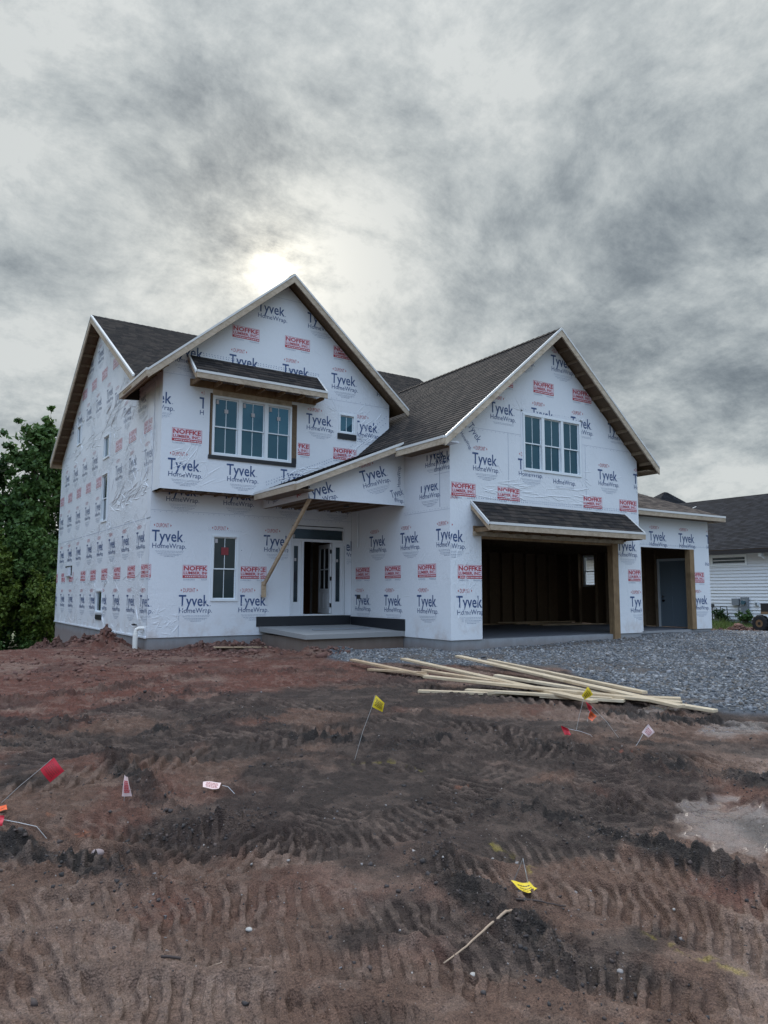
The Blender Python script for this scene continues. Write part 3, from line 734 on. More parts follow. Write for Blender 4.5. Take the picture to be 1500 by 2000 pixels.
k = ~((hx_ > 5.15) & (hy_ > 18.55)) & ~((hx_ > 8.15) & (hy_ > 15.85) & (hx_ < 22)); hx_, hy_ = hx_[k], hy_[k]
scatter('red_clods', hx_, hy_, rng.gamma(2.0, .012, len(hx_)) + .008, cols((.13, .065, .05), (.10, .05, .04), (.16, .085, .065)), 'heaps of red earth clods along the foundation and by the lawn', 'earth clods', .75, 6)
pxs = np.concatenate([rng.uniform(-1, 8, 500), rng.uniform(0, 4, 100)]); pys = np.concatenate([rng.uniform(2.2, 16, 500), rng.uniform(2.2, 5, 100)])
k = poly_sd(pxs, pys, GRAVEL) > .1; pxs, pys = pxs[k], pys[k]
scatter('pebbles', pxs, pys, rng.gamma(1.6, .0022, len(pxs)) + .003, cols((.30, .27, .25), (.22, .20, .19), (.16, .15, .15)), 'small pale pebbles strewn through the soil', 'pebbles', .7, 7, roughness=.7)

# ------------------------------------------------------------------ the house
X0, Y0, Y1, X2, Y2, X3, YJ = 5.204, 18.62, 31.28, 11.03, 13.99, 18.0, 17.96
ZB = .487
house = thing('house', 'two storey house under construction wrapped in printed white house wrap with dark shingle roofs', 'house')
house.location = (0, 0, 0)

def roof(name, A, B, C, D, course=.145, m='shingle', deck=.09, parent=house, deckm='osb'):
    """A-B eave (left to right seen from outside), D-C ridge above A-B."""
    A, B, C, D = map(Vector, (A, B, C, D)); mb = MB()
    n = (B - A).cross(D - A).normalized()
    if n.z < 0: n = -n
    H = max((D - A).length, (C - B).length); k = max(1, int(round(H / course)))
    e = (B - A).normalized()
    slope_dir = n.cross(e).normalized()
    if slope_dir.z < 0: slope_dir = -slope_dir
    for i in range(k):
        t0, t1 = i / k, min(1., (i + 1.12) / k)
        p0, p1 = A.lerp(D, t0), B.lerp(C, t0); q0, q1 = A.lerp(D, t1), B.lerp(C, t1)
        lo, hi = n * .014, n * .003
        pts = [p0 + lo, p1 + lo, q1 + hi, q0 + hi]
        uvs = [((p - A).dot(e), i * .145 + (.01 if j < 2 else .135)) for j, p in enumerate(pts)]
        mb.face(pts, M[m], uvs)
        mb.face([p0, p1, p1 + lo, p0 + lo], M[m], [uvs[0], uvs[1], uvs[1], uvs[0]])
        mb.face([p0, p0 + lo, q0 + hi], M[m], [uvs[0]] * 3); mb.face([p1, q1 + hi, p1 + lo], M[m], [uvs[1]] * 3)
    o = mb.build(name, parent)
    dk = MB(); dn = n * deck; e0 = n * .001
    dk.hexa([A - dn, B - dn, C - dn, D - dn, A - e0, B - e0, C - e0, D - e0], M[deckm]); dk.build('roof_deck', o)
    return o
def fascia(p, q, h=.19, parent=house, m='fascia', drip=True, out=(0, -1, 0), th=.04):
    """board hanging below the line p-q (the roof edge), with a metal drip edge on top"""
    p, q = Vector(p), Vector(q); out = Vector(out); mb = MB()
    a, b = p - Vector((0, 0, .035)), q - Vector((0, 0, .035))
    o1 = out * th; dz = Vector((0, 0, h))
    mb.hexa([a - dz, b - dz, b - dz + o1, a - dz + o1, a, b, b + o1, a + o1], M[m])
    f = mb.build('fascia', parent)
    if drip:
        d = MB(); t = Vector((0, 0, .042)); e = out * (th + .012); s0 = Vector((0, 0, .018))
        d.hexa([p - t - out * .01, q - t - out * .01, q - t + e, p - t + e, p + s0 - out * .01, q + s0 - out * .01, q + s0 + e, p + s0 + e], M['drip']); d.build('drip_edge', f)
    return f

def window(fr, u0, u1, z0, z1, parent, units=1, hung=True, munt=1, glass='glass', stick=None, fw_=.055, tape=True, order='window'):
    root = bpy.data.objects.new(order, None); COL.objects.link(root); root.parent = parent
    f = MB(); W = M['vinyl']
    def bx(mb, a, b, c, d, d0, d1, mt):
        mb.hexa([fr(a, c, d0), fr(b, c, d0), fr(b, c, d1), fr(a, c, d1), fr(a, d, d0), fr(b, d, d0), fr(b, d, d1), fr(a, d, d1)], mt)
    bx(f, u0, u1, z1 - fw_, z1, -.09, .028, W); bx(f, u0, u1, z0, z0 + fw_, -.09, .028, W)
    w = (u1 - u0) / units
    bx(f, u0, u0 + fw_, z0 + fw_, z1 - fw_, -.09, .026, W); bx(f, u1 - fw_, u1, z0 + fw_, z1 - fw_, -.09, .026, W)
    for i in range(1, units): bx(f, u0 + i * w - fw_ * .9, u0 + i * w + fw_ * .9, z0 + fw_, z1 - fw_, -.09, .022, W)
    f.build('frame', root)
    for i in range(units):
        a = u0 + i * w + (fw_ if i == 0 else fw_ * .9); b = u0 + (i + 1) * w - (fw_ if i == units - 1 else fw_ * .9)
        zm = (z0 + z1) / 2 - .02
        parts = [(z0 + fw_, zm + .02, -.045), (zm - .02, z1 - fw_, -.02)] if hung else [(z0 + fw_, z1 - fw_, -.02)]
        sr = .03
        for (c, d, dep) in parts:
            s_ = MB()
            bx(s_, a, b, d - sr, d, dep - .02, dep, W); bx(s_, a, b, c, c + sr, dep - .02, dep, W)
            bx(s_, a, a + sr, c + sr, d - sr, dep - .02, dep, W); bx(s_, b - sr, b, c + sr, d - sr, dep - .02, dep, W)
            for k in range(munt):
                mu = a + (b - a) * (k + 1) / (munt + 1); bx(s_, mu - .008, mu + .008, c + sr, d - sr, dep - .018, dep - .006, W)
            s_.build('sash', root)
            gp = MB(); bx(gp, a + sr * .5, b - sr * .5, c + sr * .5, d - sr * .5, dep - .014, dep - .010, M[glass]); gp.build('pane', root)
        if stick:
            st = MB(); cz = z1 - (z1 - z0) * .24; dd = -.012 if hung else -.008
            sw_ = .20 if stick == 'sticker_red' else .10
            bx(st, a + (b - a) * .5 - sw_ / 2, a + (b - a) * .5 + sw_ / 2, cz - sw_ * .55, cz + sw_ * .45, dd - .002, dd, M[stick])
            bx(st, a + .045, a + .115, z1 - fw_ - .16, z1 - fw_ - .05, dd - .002, dd, M['sticker']); st.build('sticker', root)
    return root

# --- left side wall (lower storeys + gable), faces left
w = Wall(FS(X0), [(-Y1, 6.72), (-25, 10.46), (-19.3, 7.17), (-Y0, 7.17)], ZB,
         [(-28.40, -27.75, 6.86, 7.60), (-24.08, -23.30, 5.72, 6.48), (-24.10, -23.30, 3.74, 5.28), (-24.30, -23.42, .97, 1.69)], m='wrap_side')
w.nop += [(-24.2, -23.2, 5.2, 6.6), (-29.7, -28.1, 2.15, 2.65)]
for k in range(0, 8):
    u = -20.63 - 1.53 * k - (.45 if k > 4 else 0)
    w.brand(u, 1.54); w.lumber(u, 2.31)
for k in range(0, 9): w.brand(-19.87 - 1.53 * k - (.2 if k > 4 else 0), 3.17, (-40, 0, 2.0, 3.42))
for k in range(5): w.lumber(-24.95 - 1.56 * k, 5.25); w.brand(-24.95 - 1.56 * k, 4.46)
for k in range(4): w.brand(-25.7 - 1.56 * k, 6.05)
for k in range(6): w.brand(-24.1 - 1.5 * k + .1, 7.95, rot=0)
for k in range(4): w.lumber(-23.3 - 1.5 * k, 8.75)
for k in range(3): w.brand(-24.0 - 1.5 * k, 9.62)
for k in range(3): w.brand(-19.4 - 1.52 * k, 5.30); w.lumber(-19.5 - 1.52 * k, 6.05)
for k in range(2): w.brand(-20.2 - 1.52 * k, 6.88)
w.brand(-22.9, 7.6)
w.brand(-18.95 - .35, 1.54); w.lumber(-18.95 - .35, 2.31)
for (a, b, z) in ((-Y1, -Y0, 3.47), (-Y1, -23.1, 6.72), (-23.1, -Y0, 4.22), (-24, -Y0, 6.95)): w.seam(a, b, z, .02)
for (a, b, c, d) in ((-Y1, -24.3, 6.60, 6.68), (-23.2, -19.3, 6.98, 7.06), (-23.22, -23.16, 3.5, 6.9), (-21.6, -21.55, 4.2, 7.0), (-Y1, -Y0, 3.45, 3.47), (-24.4, -23.0, 6.62, 6.68), (-18.95, -18.62, .5, 7.0)):
    w.rect(a, b, c, d, 'seam', .0025)
w.mb.box((X0 - .03, 18.62, ZB - .01), (X0 - .002, Y1, ZB + .03), M['seam'])
w.creases(70, -23.0, -18.8, 4.0, 6.9, .3, .8, (.2, .7), .016, 2); w.creases(50, -23.0, -18.8, 4.0, 4.5, .1, .25, (.3, .9), .018, 3); w.creases(40, -24, -19.2, 6.6, 7.2, .35, .3, (.4, 1.0), .018, 4)
w.creases(40, -Y1, -24, 6.3, 6.9, .0, .2, (.4, 1.2), .014, 5); w.creases(50, -Y1, -18.8, 1.7, 2.2, 0, .3, (.2, .8), .010, 6); w.creases(60, -Y1, -18.8, 3.3, 3.6, 0, .2, (.3, .9), .010, 7)
w.creases(90, -Y1, -18.8, .6, 10, 1.2, 1.0, (.15, .5), .010, 8); w.creases(40, -Y1, -18.8, .5, .8, 0, .4, (.2, .6), .012, 9); w.creases(30, -19.4, -18.7, .8, 6.8, 1.4, .3, (.3, .8), .014, 10)
for h_ in w.holes: w.corner_creases(h_, 6, .5, .014)
w.done(house)
w = Wall(FS(X0 + .012), [(-Y0, 7.15), (-YJ, 7.15)], 4.13, m='wrap_side', th=.14); w.rect(-18.3, -18.05, 4.2, 7.0, 'seam', .002); w.done(house)
# --- lower front wall
w = Wall(FF(Y0), [(X0, 4.3), (X2, 4.3)], ZB, [(6.80, 7.545, 1.38, 3.11), (9.08, 10.78, .97, 3.45)])
w.nop += [(6.70, 7.62, 1.30, 3.18), (9.0, 10.86, .9, 3.52)]
for u in (5.25, 6.76, 8.26, 9.78): w.brand(u, 3.165)
w.brand(10.35, 3.1)
for u in (5.22 - .757, 5.98, 7.56): w.brand(u, 1.545)
for u in (4.5, 6.06, 7.60): w.lumber(u, 2.30)
for k in range(4): w.brand(5.56 + 1.515 * k, 4.36)
w.seam(X0, X2, 3.66); w.staples(5.3, 11, 3.62, .14, w=.02)
for a in ((6.72, 6.76, 1.30, 3.18), (7.58, 7.62, 1.30, 3.18), (6.72, 7.62, 3.15, 3.19)): w.rect(*a, 'seam', .0035)
w.staples(6.7, 7.6, 3.22, .06, w=.018)
w.rect(5.99, 6.0, .5, 1.25, 'print_fine', .003)
w.creases(40, X0, 6.1, .55, 1.15, .6, .8, (.1, .35), .009, 11); w.creases(30, X0, 9, .6, 3.6, 1.0, 1.0, (.1, .5), .006, 12); w.creases(30, 8.0, 9.0, 1, 3, 1.4, .2, (.3, .8), .008, 13)
for h_ in w.holes: w.corner_creases(h_, 5, .4)
w.done(house)
jt = MB()      # underside of the overhang: bare joist ends and board
jt.box((X0 + .02, YJ + .05, 4.13), (11.0, Y0 + .1, 4.17), M['osb'])
for k in range(16): jt.box((X0 + .1 + k * .38, YJ + .03, 4.095), (X0 + .14 + k * .38, Y0 - .01, 4.13), M['stud'])
jt.build('overhang_soffit', house)
# --- front gable of the wing
GX, GZ = 8.54, 10.19
w = Wall(FF(YJ), [(X0, 7.18), (GX, 10.02), (11.9, 7.12)], 4.13, [(6.42, 8.86, 5.04, 6.68), (10.19, 10.72, 6.09, 6.66)])
w.nop += [(6.26, 8.92, 4.95, 6.80), (10.12, 10.80, 5.86, 6.72)]
for k in range(4): w.brand(5.39 + 1.515 * k, 4.90, (X0, 11.9, 4.13, 5.02) if k > 0 else None)
for u in (4.63, 6.14, 9.16, 10.69): w.brand(u, 6.53, (X0, 11.9, 4.1, 6.75))
for u in (5.47, 8.98 - .46, 10.02): w.lumber(u, 5.665)
for k in range(-1, 5): w.brand(5.39 + 1.515 * k, 7.80, (0, 20, 7.3 if k > 3 else (6.9 if k == 3 else 7.0), 8.2))
for k in range(-1, 4): w.lumber(6.97 + 1.515 * k - 1.515 + 0.0 if k < 0 else 6.97 + 1.515 * k, 8.60)
for u in (6.14, 7.66, 9.16, 10.67): w.brand(u, 9.41, (0, 20, 8.9, 9.36) if u == 7.66 else None)
w.staples(5.75, 9.5, 7.62, .075); w.staples(5.75, 9.5, 7.67, .075)
w.staples(5.3, 11.8, 7.06, .16, w=.018); w.staples(10.1, 10.8, 6.72, .06, w=.018); w.seam(X0, 11.9, 7.02)
w.seam(7.7, 9.5, 9.62)
w.creases(26, X0 + .1, 6.6, 4.2, 5.1, .75, .3, (.3, .8), .010, 14); w.creases(40, X0, 11.8, 4.3, 9.6, 1.0, 1.0, (.1, .5), .006, 15); w.creases(40, 10.3, 11.7, 5.3, 6.6, .75, .2, (.3, .8), .014, 16); w.creases(40, 8.2, 10.2, 4.3, 5.0, .35, .25, (.3, .8), .014, 17)
for h_ in w.holes: w.corner_creases(h_, 5, .5)
for a, b, z, s_ in ((8.0, 10.55, 4.42, .42), (10.55, 11.8, 5.52, .86), (8.0, 10.5, 4.5, .42), (10.5, 11.8, 5.66, .86)): w.staples(a, b, z, .075, slope=s_)
w.done(house)
# --- garage wing
w = Wall(FS(X2), [(-Y0, 5.45), (-Y2, 5.45)], ZB)
w.nop += [(-18.6, -15.9, 3.9, 9)]
for u in (-17.63, -16.10, -14.55): w.brand(u, 3.17)
for u in (-18.41, -16.88, -15.36): w.brand(u, 1.555); w.lumber(u + .04, 2.32)
w.brand(-15.25, 4.42, (-16, -14.35, 3.7, 4.30)); w.brand(-15.0, 5.2, (-15.9, -14, 4.6, 5.06)); w.brand(-14.75, 5.05, (-14.62, -14, 4.5, 5.4))
w.seam(-15.9, -Y2, 3.62); w.staples(-15.9, -14.1, 3.66, .12, w=.02); w.rect(-14.4, -14.38, 3.7, 5.3, 'print_fine', .003)
w.rect(-18.3, -18.1, 1.43, 1.55, 'tape', .006); w.creases(70, -18.6, -14.1, .7, 5.2, 1.2, .8, (.15, .6), .007, 22)
w.done(house)
w = Wall(FF(Y2), [(X2, 5.48), (14.5, 8.47), (X3, 5.46)], ZB, [(12.0, 17.0, ZB, 3.0), (13.46, 15.62, 4.78, 6.31)])
w.nop += [(13.42, 15.68, 4.70, 6.35), (11.5, 17.6, 3.05, 3.90)]
w.brand(11.20, 1.54); w.brand(10.62, 3.12); w.lumber(11.25, 2.28); w.brand(17.02, 3.10); w.lumber(17.45, 2.28); w.brand(17.5, 1.52)
for u in (11.74, 13.27, 16.30, 17.82): w.brand(u, 5.08)
w.brand(14.52, 4.98, (14.3, 15.6, 4.4, 4.65), dup=False)
for u in (11.07, 12.55, 15.68, 17.17): w.lumber(u, 4.28)
w.text('DUPONT', 10.98, 3.87, .31, .105, 'print_red')
for u in (10.9, 12.33, 13.78, 15.27, 16.78): w.brand(u, 6.46 if u != 13.78 else 6.50, (0, 20, 5.9 if u != 13.78 else 6.36, 7))
for u in (12.38, 13.87, 15.36): w.lumber(u, 7.25)
for u in (13.05, 14.55): w.brand(u, 8.08)
w.text('Tyvek', 11.6, 5.72, .5, .2, rot=-.9); w.text('HomeWrap.', 11.36, 5.5, .5, .1, rot=-.9)
w.seam(X2, X3, 5.70); w.staples(11.1, 17.9, 5.66, .14, w=.02); w.staples(11.7, 17.4, 3.93, .075); w.staples(11.7, 17.4, 3.98, .075)
w.creases(50, 11.8, 15.5, 3.95, 4.4, -.15, .2, (.3, .9), .012, 18); w.creases(60, X2, X3, 3.9, 7.6, 1.0, 1.0, (.1, .45), .006, 19); w.creases(30, X2, 12.0, .6, 3, 1.3, .4, (.2, .7), .009, 20); w.creases(20, 17, 17.9, .6, 3, 1.3, .3, (.2, .6), .010, 21)
w.corner_creases(w.holes[1], 5, .4)
w.rect(12.93, 12.94, 3.95, 5.7, 'print_fine', .003); w.rect(15.80, 15.81, 3.95, 5.7, 'print_fine', .003); w.staples(13.4, 15.7, 6.40, .08, w=.02); w.staples(13.4, 15.7, 4.66, .12, w=.02)
for a in ((13.38, 13.46, 4.7, 6.4), (15.62, 15.70, 4.7, 6.4), (13.4, 15.7, 6.32, 6.38)): w.rect(*a, 'seam', .0035)
w.done(house)
# third bay, set back
XE, YE = 22.12, 14.5
w = Wall(FF(YE), [(X3, 4.0), (XE, 4.0)], ZB, [(18.70, 21.28, ZB, 3.0)])
for u in (19.11, 20.56, 22.0): w.brand(u, 3.50, (X3, 30, 2.9, 3.8))
w.lumber(21.05, 2.28); w.brand(21.12, 1.55); w.staples(18.1, 22.0, 3.1, .12, w=.02); w.seam(18.0, 22.1, 3.08); w.text('HomeWrap.', 21.9, 2.5, .86, .125)
w.done(house)
mb = Wall(FE(XE), [(YE, 4.0), (21.2, 4.0)], ZB, [(15.2, 16.3, .50, 2.72), (19.12, 19.75, 1.85, 3.05)], th=.16); mb.done(house)
Wall(FE(X3), [(YE, 5.4), (21.2, 5.4)], 3.6, th=.1).done(house)
Wall(FB(21.2), [(-XE, 4.0), (-X3, 4.0), (-X3 + .01, 5.4), (-X2, 5.4)], ZB, th=.16).done(house)
Wall(FB(Y1), [(-17.9, 6.7), (-X0, 6.7)], ZB).done(house)
Wall(FE(17.9), [(21.2, 8.3), (25, 10.4), (Y1, 6.7)], ZB).done(house)
# floors, ceilings inside
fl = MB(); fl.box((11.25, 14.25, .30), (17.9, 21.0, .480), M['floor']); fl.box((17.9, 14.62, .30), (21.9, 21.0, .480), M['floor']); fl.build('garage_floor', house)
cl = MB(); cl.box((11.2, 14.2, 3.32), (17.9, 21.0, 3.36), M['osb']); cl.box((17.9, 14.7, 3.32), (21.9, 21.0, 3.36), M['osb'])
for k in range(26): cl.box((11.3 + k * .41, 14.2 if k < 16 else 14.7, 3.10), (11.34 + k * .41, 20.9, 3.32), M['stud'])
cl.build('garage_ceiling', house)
fl = MB(); fl.box((X0 + .2, Y0 + .18, .80), (11.0, Y1 - .2, .955), M['osb']); fl.build('subfloor', house)
cl = MB(); cl.box((X0 + .2, Y0 + .18, 4.0), (17.7, Y1 - .2, 4.1), M['osb']); cl.build('upper_floor', house)
ip = MB(); ip.box((8.9, 22.5, .96), (11.0, 22.6, 4.0), M['osb']); ip.box((8.95, 18.9, .96), (9.0, 22.5, 4.0), M['osb']); ip.build('inner_wall', house)
def stud(a, b, m='stud'):
    s_ = MB(); s_.box(a, b, M[m]); return s_.build('stud', house)
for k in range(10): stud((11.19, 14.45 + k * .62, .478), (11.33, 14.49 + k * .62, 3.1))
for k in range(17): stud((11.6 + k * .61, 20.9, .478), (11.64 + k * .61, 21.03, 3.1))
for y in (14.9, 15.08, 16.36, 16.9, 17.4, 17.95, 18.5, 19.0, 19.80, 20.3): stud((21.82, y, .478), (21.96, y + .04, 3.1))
for x in (12.6, 13.0, 13.15): stud((x, 16.6, .478), (x + .04, 16.74, 3.1))
ip = MB(); ip.box((11.33, 16.74, .478), (13.25, 16.76, 3.1), M['osb']); ip.build('inner_wall', house)
for k in range(9): stud((9.02, 19.1 + .4 * k, .96), (9.12, 19.14 + .4 * k, 4.0))
# headers and door posts
hp = MB(); hp.box((11.72, Y2 - .07, 3.00), (17.22, Y2 - .004, 3.10), M['fascia']); hp.build('header_board', house)
for a, b in (((16.78, Y2 - .03, .33), (17.0, Y2 + .15, 3.0)), ((21.06, YE - .03, ZB), (21.28, YE + .15, 3.0)), ((17.0, Y2 - .012, .33), (17.04, Y2 + .02, 3.0)), ((18.70, YE + .02, ZB), (18.74, YE + .18, 3.0))):
    s_ = MB(); s_.box(a, b, M['stain']); s_.build('jamb_post', house)
hb = MB(); hb.box((12.0, Y2 + .0, 2.94), (17.0, Y2 + .15, 3.0), M['stain']); hb.build('lintel', house)

# foundation
fd = MB()
fd.box((X0 + .03, Y0 + .03, -1.2), (X2 + .1, Y1 - .03, ZB - .004), M['conc'])
fd.box((X2 + .03, Y2 + .03, -.4), (12.0, Y0, ZB - .003), M['conc']); fd.box((12.0, Y2 + .04, -.4), (17.0, Y2 + .3, .475), M['conc'])
fd.box((17.0, Y2 + .03, -.4), (X3 - .02, YE, ZB - .003), M['conc']); fd.box((X3 - .02, YE + .03, -.4), (XE - .03, 21.1, .474), M['conc'])
fd.build('foundation', house)
# porch
sb = MB()
sb.hexa([(8.17, 15.9, .50), (X2 - .01, 15.9, .50), (X2 - .01, Y0 - .005, .58), (8.17, Y0 - .005, .58), (8.17, 15.9, .61), (X2 - .01, 15.9, .62), (X2 - .01, Y0 - .005, .70), (8.17, Y0 - .005, .70)], M['slab'])
sb.build('porch_slab', house)
sb = MB(); sb.box((8.27, 16.0, -.3), (X2 + .02, Y0, .50), mat('muddy_concrete', rough=.9, build=conc_build((.15, .115, .09), (.26, .22, .19)))); sb.build('porch_base', house)
tp = MB(); tp.box((8.09, Y0 - .02, .70), (X2 - .03, Y0 - .003, .965), M['tape']); tp.box((X2 - .025, 15.88, .63), (X2 - .003, Y0 - .02, .93), M['tape']); tp.build('flashing_membrane', house)
# porch beam box and ceiling
w = Wall(FF(15.91), [(8.2, 4.33), (10.55, 5.30), (X2, 5.36)], 3.87, th=.1)
RT = .30
w.brand(9.62, 4.66, rot=RT); w.brand(8.05, 4.12, rot=RT); w.text('HomeWrap.', 10.9, 4.36, .56, .11, rot=R(90)); w.text('Tyvek', 10.62, 4.05, .4, .2, rot=RT); w.text('Wrap.', 10.70, 3.95, .3, .11)
w.staples(10.70, 11.0, 4.1, .1, w=.02)
w.done(house)
w = Wall(FS(8.2), [(-Y0, 4.33), (-15.91, 4.33)], 3.87, th=.1)
w.text('HomeWrap.', -17.9, 3.92, .9, .13, rot=.25); w.text('Ty', -18.4, 4.05, .3, .25); w.text('KE', -16.5, 3.95, .3, .12, 'print_red', .03, rot=.3)
w.done(house)
pc = MB(); pc.box((8.3, 16.0, 3.95), (X2 - .01, Y0 - .01, 3.98), M['stud'])
for k in range(7): pc.box((8.4 + k * .38, 16.01, 3.90), (8.44 + k * .38, Y0 - .02, 3.95), M['stud'])
pc.build('porch_ceiling', house)
pc = MB(); pc.tube([(9.9, 17.0, 3.90), (9.9, 17.0, 3.87)], .08, M['black'], 12); pc.build('porch_lamp_box', house)
br = MB(); br.bar((8.28, 15.97, 3.88), (8.25, 18.50, 1.83), .05, .10, M['lumber']); br.box((8.21, 18.50, 1.48), (8.31, 18.60, 1.90), M['lumber']); br.build('brace', house)
# downspout strap by the porch
s_ = MB(); s_.tube([(10.98, 18.2, 3.9), (10.98, 18.2, 2.9)], .02, M['seam'], 6); s_.build('wrap_strip', house)

# --- roofs
roof('roof', (4.72, 17.56, 6.92), (4.72, 20.15, 6.92), (GX, 20.15, GZ), (GX, 17.56, GZ))
roof('roof', (5.24, 20.15, 7.365), (5.24, 24.2, 7.365), (GX, 24.2, GZ), (GX, 20.15, GZ))
roof('roof', (12.31, 24.2, 6.95), (12.31, 17.56, 6.95), (GX, 17.56, GZ), (GX, 24.2, GZ))
roof('roof', (4.85, 19.25, 7.19), (18.1, 19.25, 7.19), (18.1, 25, 10.64), (4.85, 25, 10.64))
roof('roof', (18.1, 31.55, 6.72), (4.85, 31.55, 6.72), (4.85, 25, 10.64), (18.1, 25, 10.64))
roof('roof', (10.55, 21.2, 5.26), (10.55, 13.56, 5.26), (14.5, 13.56, 8.66), (14.5, 21.2, 8.66))
roof('roof', (18.42, 13.56, 5.27), (18.42, 21.2, 5.27), (14.5, 21.2, 8.66), (14.5, 13.56, 8.66))
roof('roof', (7.70, 18.2, 4.18), (7.70, 15.58, 4.18), (10.75, 15.58, 5.46), (10.75, 18.2, 5.46))
# caps
for a, b in (((GX, 17.56, GZ + .02), (GX, 24.2, GZ + .02)), ((4.85, 25, 10.66), (18.1, 25, 10.66)), ((14.5, 13.56, 8.68), (14.5, 21.2, 8.68))):
    r_ = MB(); v_ = Vector(b) - Vector(a); n_ = int(v_.length / .2); sd_ = v_.normalized().cross(Vector((0, 0, 1))) * .13
    for k in range(n_):
        p_, q_ = Vector(a) + v_ * (k / n_), Vector(a) + v_ * ((k + 1.15) / n_); lift = Vector((0, 0, .012)); dn = Vector((0, 0, -.10))
        for s1 in (1, -1):
            r_.face([p_ + sd_ * s1 + dn + lift, p_ + lift, q_, q_ + sd_ * s1 + dn], M['shingle'], [(k * .3, 0.02), (k * .3, .1), (k * .3 + .1, .1), (k * .3 + .1, .02)])
    r_.build('ridge_cap', house)
# rakes and eaves (front wing)
fascia((4.72, 17.56, 6.92), (GX, 17.56, GZ)); fascia((GX, 17.56, GZ), (12.31, 17.56, 6.95))
fascia((4.72, 17.52, 6.92), (4.72, 20.15, 6.92), .15, out=(-1, 0, 0))
s_ = MB(); s_.hexa([(4.73, 20.10, 6.74), (X0, 20.10, 6.78), (X0, 20.14, 6.78), (4.73, 20.14, 6.74), (4.73, 20.10, 6.80), (X0, 20.10, 7.20), (X0, 20.14, 7.20), (4.73, 20.14, 6.80)], M['eave_shade'])
s_.box((4.74, 17.6, 6.74), (4.80, 20.10, 6.78), M['stain'])
for y in (17.62, 18.1, 18.6, 19.1, 19.6): s_.bar((4.76, y, 6.79), (X0, y, 7.14), .04, .10, M['stain'])
s_.build('eave_framing', house)
s_ = MB(); s_.bar((4.69, 18.9, 6.80), (4.69, 19.7, 6.80), .04, .05, M['stain'], (0, 0, 1)); s_.build('fascia_notch', house)
# main side gable rakes with lookouts
fascia((4.85, 31.55, 6.72), (4.85, 25, 10.64), .20, out=(-1, 0, 0)); fascia((4.85, 25, 10.64), (4.85, 19.3, 7.22), .20, out=(-1, 0, 0))
s_ = MB()
for k in range(16):
    s_ = MB(); t = k / 15; y = 31.2 - 6.1 * t; z = 6.93 + (31.2 - y) * .5985 - .16; s_.box((4.86, y, z - .05), (X0, y + .04, z + .04), M['stud']); s_.build('lookout', house)
for k in range(11):
    s_ = MB(); y = 24.5 - .5 * k; z = 10.64 - (25 - y) * .6 - .2; s_.box((4.86, y, z - .05), (X0, y + .04, z + .04), M['stud']); s_.build('lookout', house)
fascia((4.85, 31.55, 6.72), (18.1, 31.55, 6.72), out=(0, 1, 0))
# garage wing rakes, eaves
fascia((10.55, 13.56, 5.26), (14.5, 13.56, 8.66)); fascia((14.5, 13.56, 8.66), (18.42, 13.56, 5.27))
fascia((10.55, 13.56, 5.26), (10.55, 15.58, 5.26), .15, out=(-1, 0, 0)); fascia((7.70, 15.58, 4.18), (10.75, 15.58, 5.46), .15)
fascia((7.70, 15.58, 4.18), (7.70, 17.93, 4.18), .15, out=(-1, 0, 0)); fascia((18.42, 13.56, 5.27), (18.42, 21.2, 5.27), .15, out=(1, 0, 0))
s_ = MB()
for k in range(12):
    for x in ((14.5 + 3.6 * k / 11), (14.46 - 3.6 * k / 11))[:1 if k == 0 else 2]:
        s_ = MB(); z = 8.66 - .865 * abs(x - 14.5) - .18; s_.box((x, 13.58, z - .05), (x + .04, Y2, z + .04), M['stud']); s_.build('lookout', house)
s_ = MB(); s_.box((10.6, 13.62, 5.16), (X2, Y2 + .02, 5.20), M['wrap']); s_.build('eave_return', house)
s_ = MB(); s_.box((X3, 13.62, 5.13), (18.38, Y2 + .3, 5.16), M['stud']); s_.build('eave_return', house)
s_ = MB(); s_.box((10.57, Y2 + .03, 5.12), (X2, 15.6, 5.17), M['osb']); s_.build('eave_soffit', house)
s_ = MB(); s_.box((7.76, 15.62, 4.02), (8.2, 17.9, 4.05), M['osb']); s_.build('porch_soffit', house)
# pents
def pent(xa, xb, yw, zt, yf, zf, sub):
    r_ = roof('pent_roof', (xa, yf, zf), (xb, yf, zf), (xb, yw - .005, zt), (xa, yw - .005, zt), deck=.05)
    fascia((xa, yf, zf), (xb, yf, zf), .14, parent=r_)
    for xx, o in ((xa, -1), (xb, 1)):
        e = MB(); a = Vector((xx, yf, zf - .03)); b = Vector((xx, yw, zt - .03)); q = Vector((0, 0, .15)); ox = Vector((o * .03, 0, 0))
        e.hexa([a - q, a - q + ox, b - q + ox, b - q, a, a + ox, b + ox, b], M['lumber']); e.build('rake_board', r_)
        d = MB(); q = Vector((0, 0, .03)); ox = Vector((o * .045, 0, 0)); d.hexa([a - q, a - q + ox, b - q + ox, b - q, a + q * 1.8, a + q * 1.8 + ox, b + q * 1.8 + ox, b + q * 1.8], M['drip']); d.build('drip_edge', r_)
    s1 = MB(); n = int((xb - xa) / .55)
    for k in range(n + 1):
        x = xa + .06 + (xb - xa - .16) * k / n; s1.box((x, yf + .03, sub), (x + .04, yw, sub + .10), M['stain'])
    s1.box((xa + .03, yw - .045, sub - .02), (xb - .03, yw - .004, sub + .16), M['stain']); s1.build('pent_framing', r_)
pent(5.85, 9.47, YJ, 7.57, 17.36, 7.02, 6.80)
pent(11.70, 17.38, Y2, 3.85, 13.33, 3.27, 3.08)
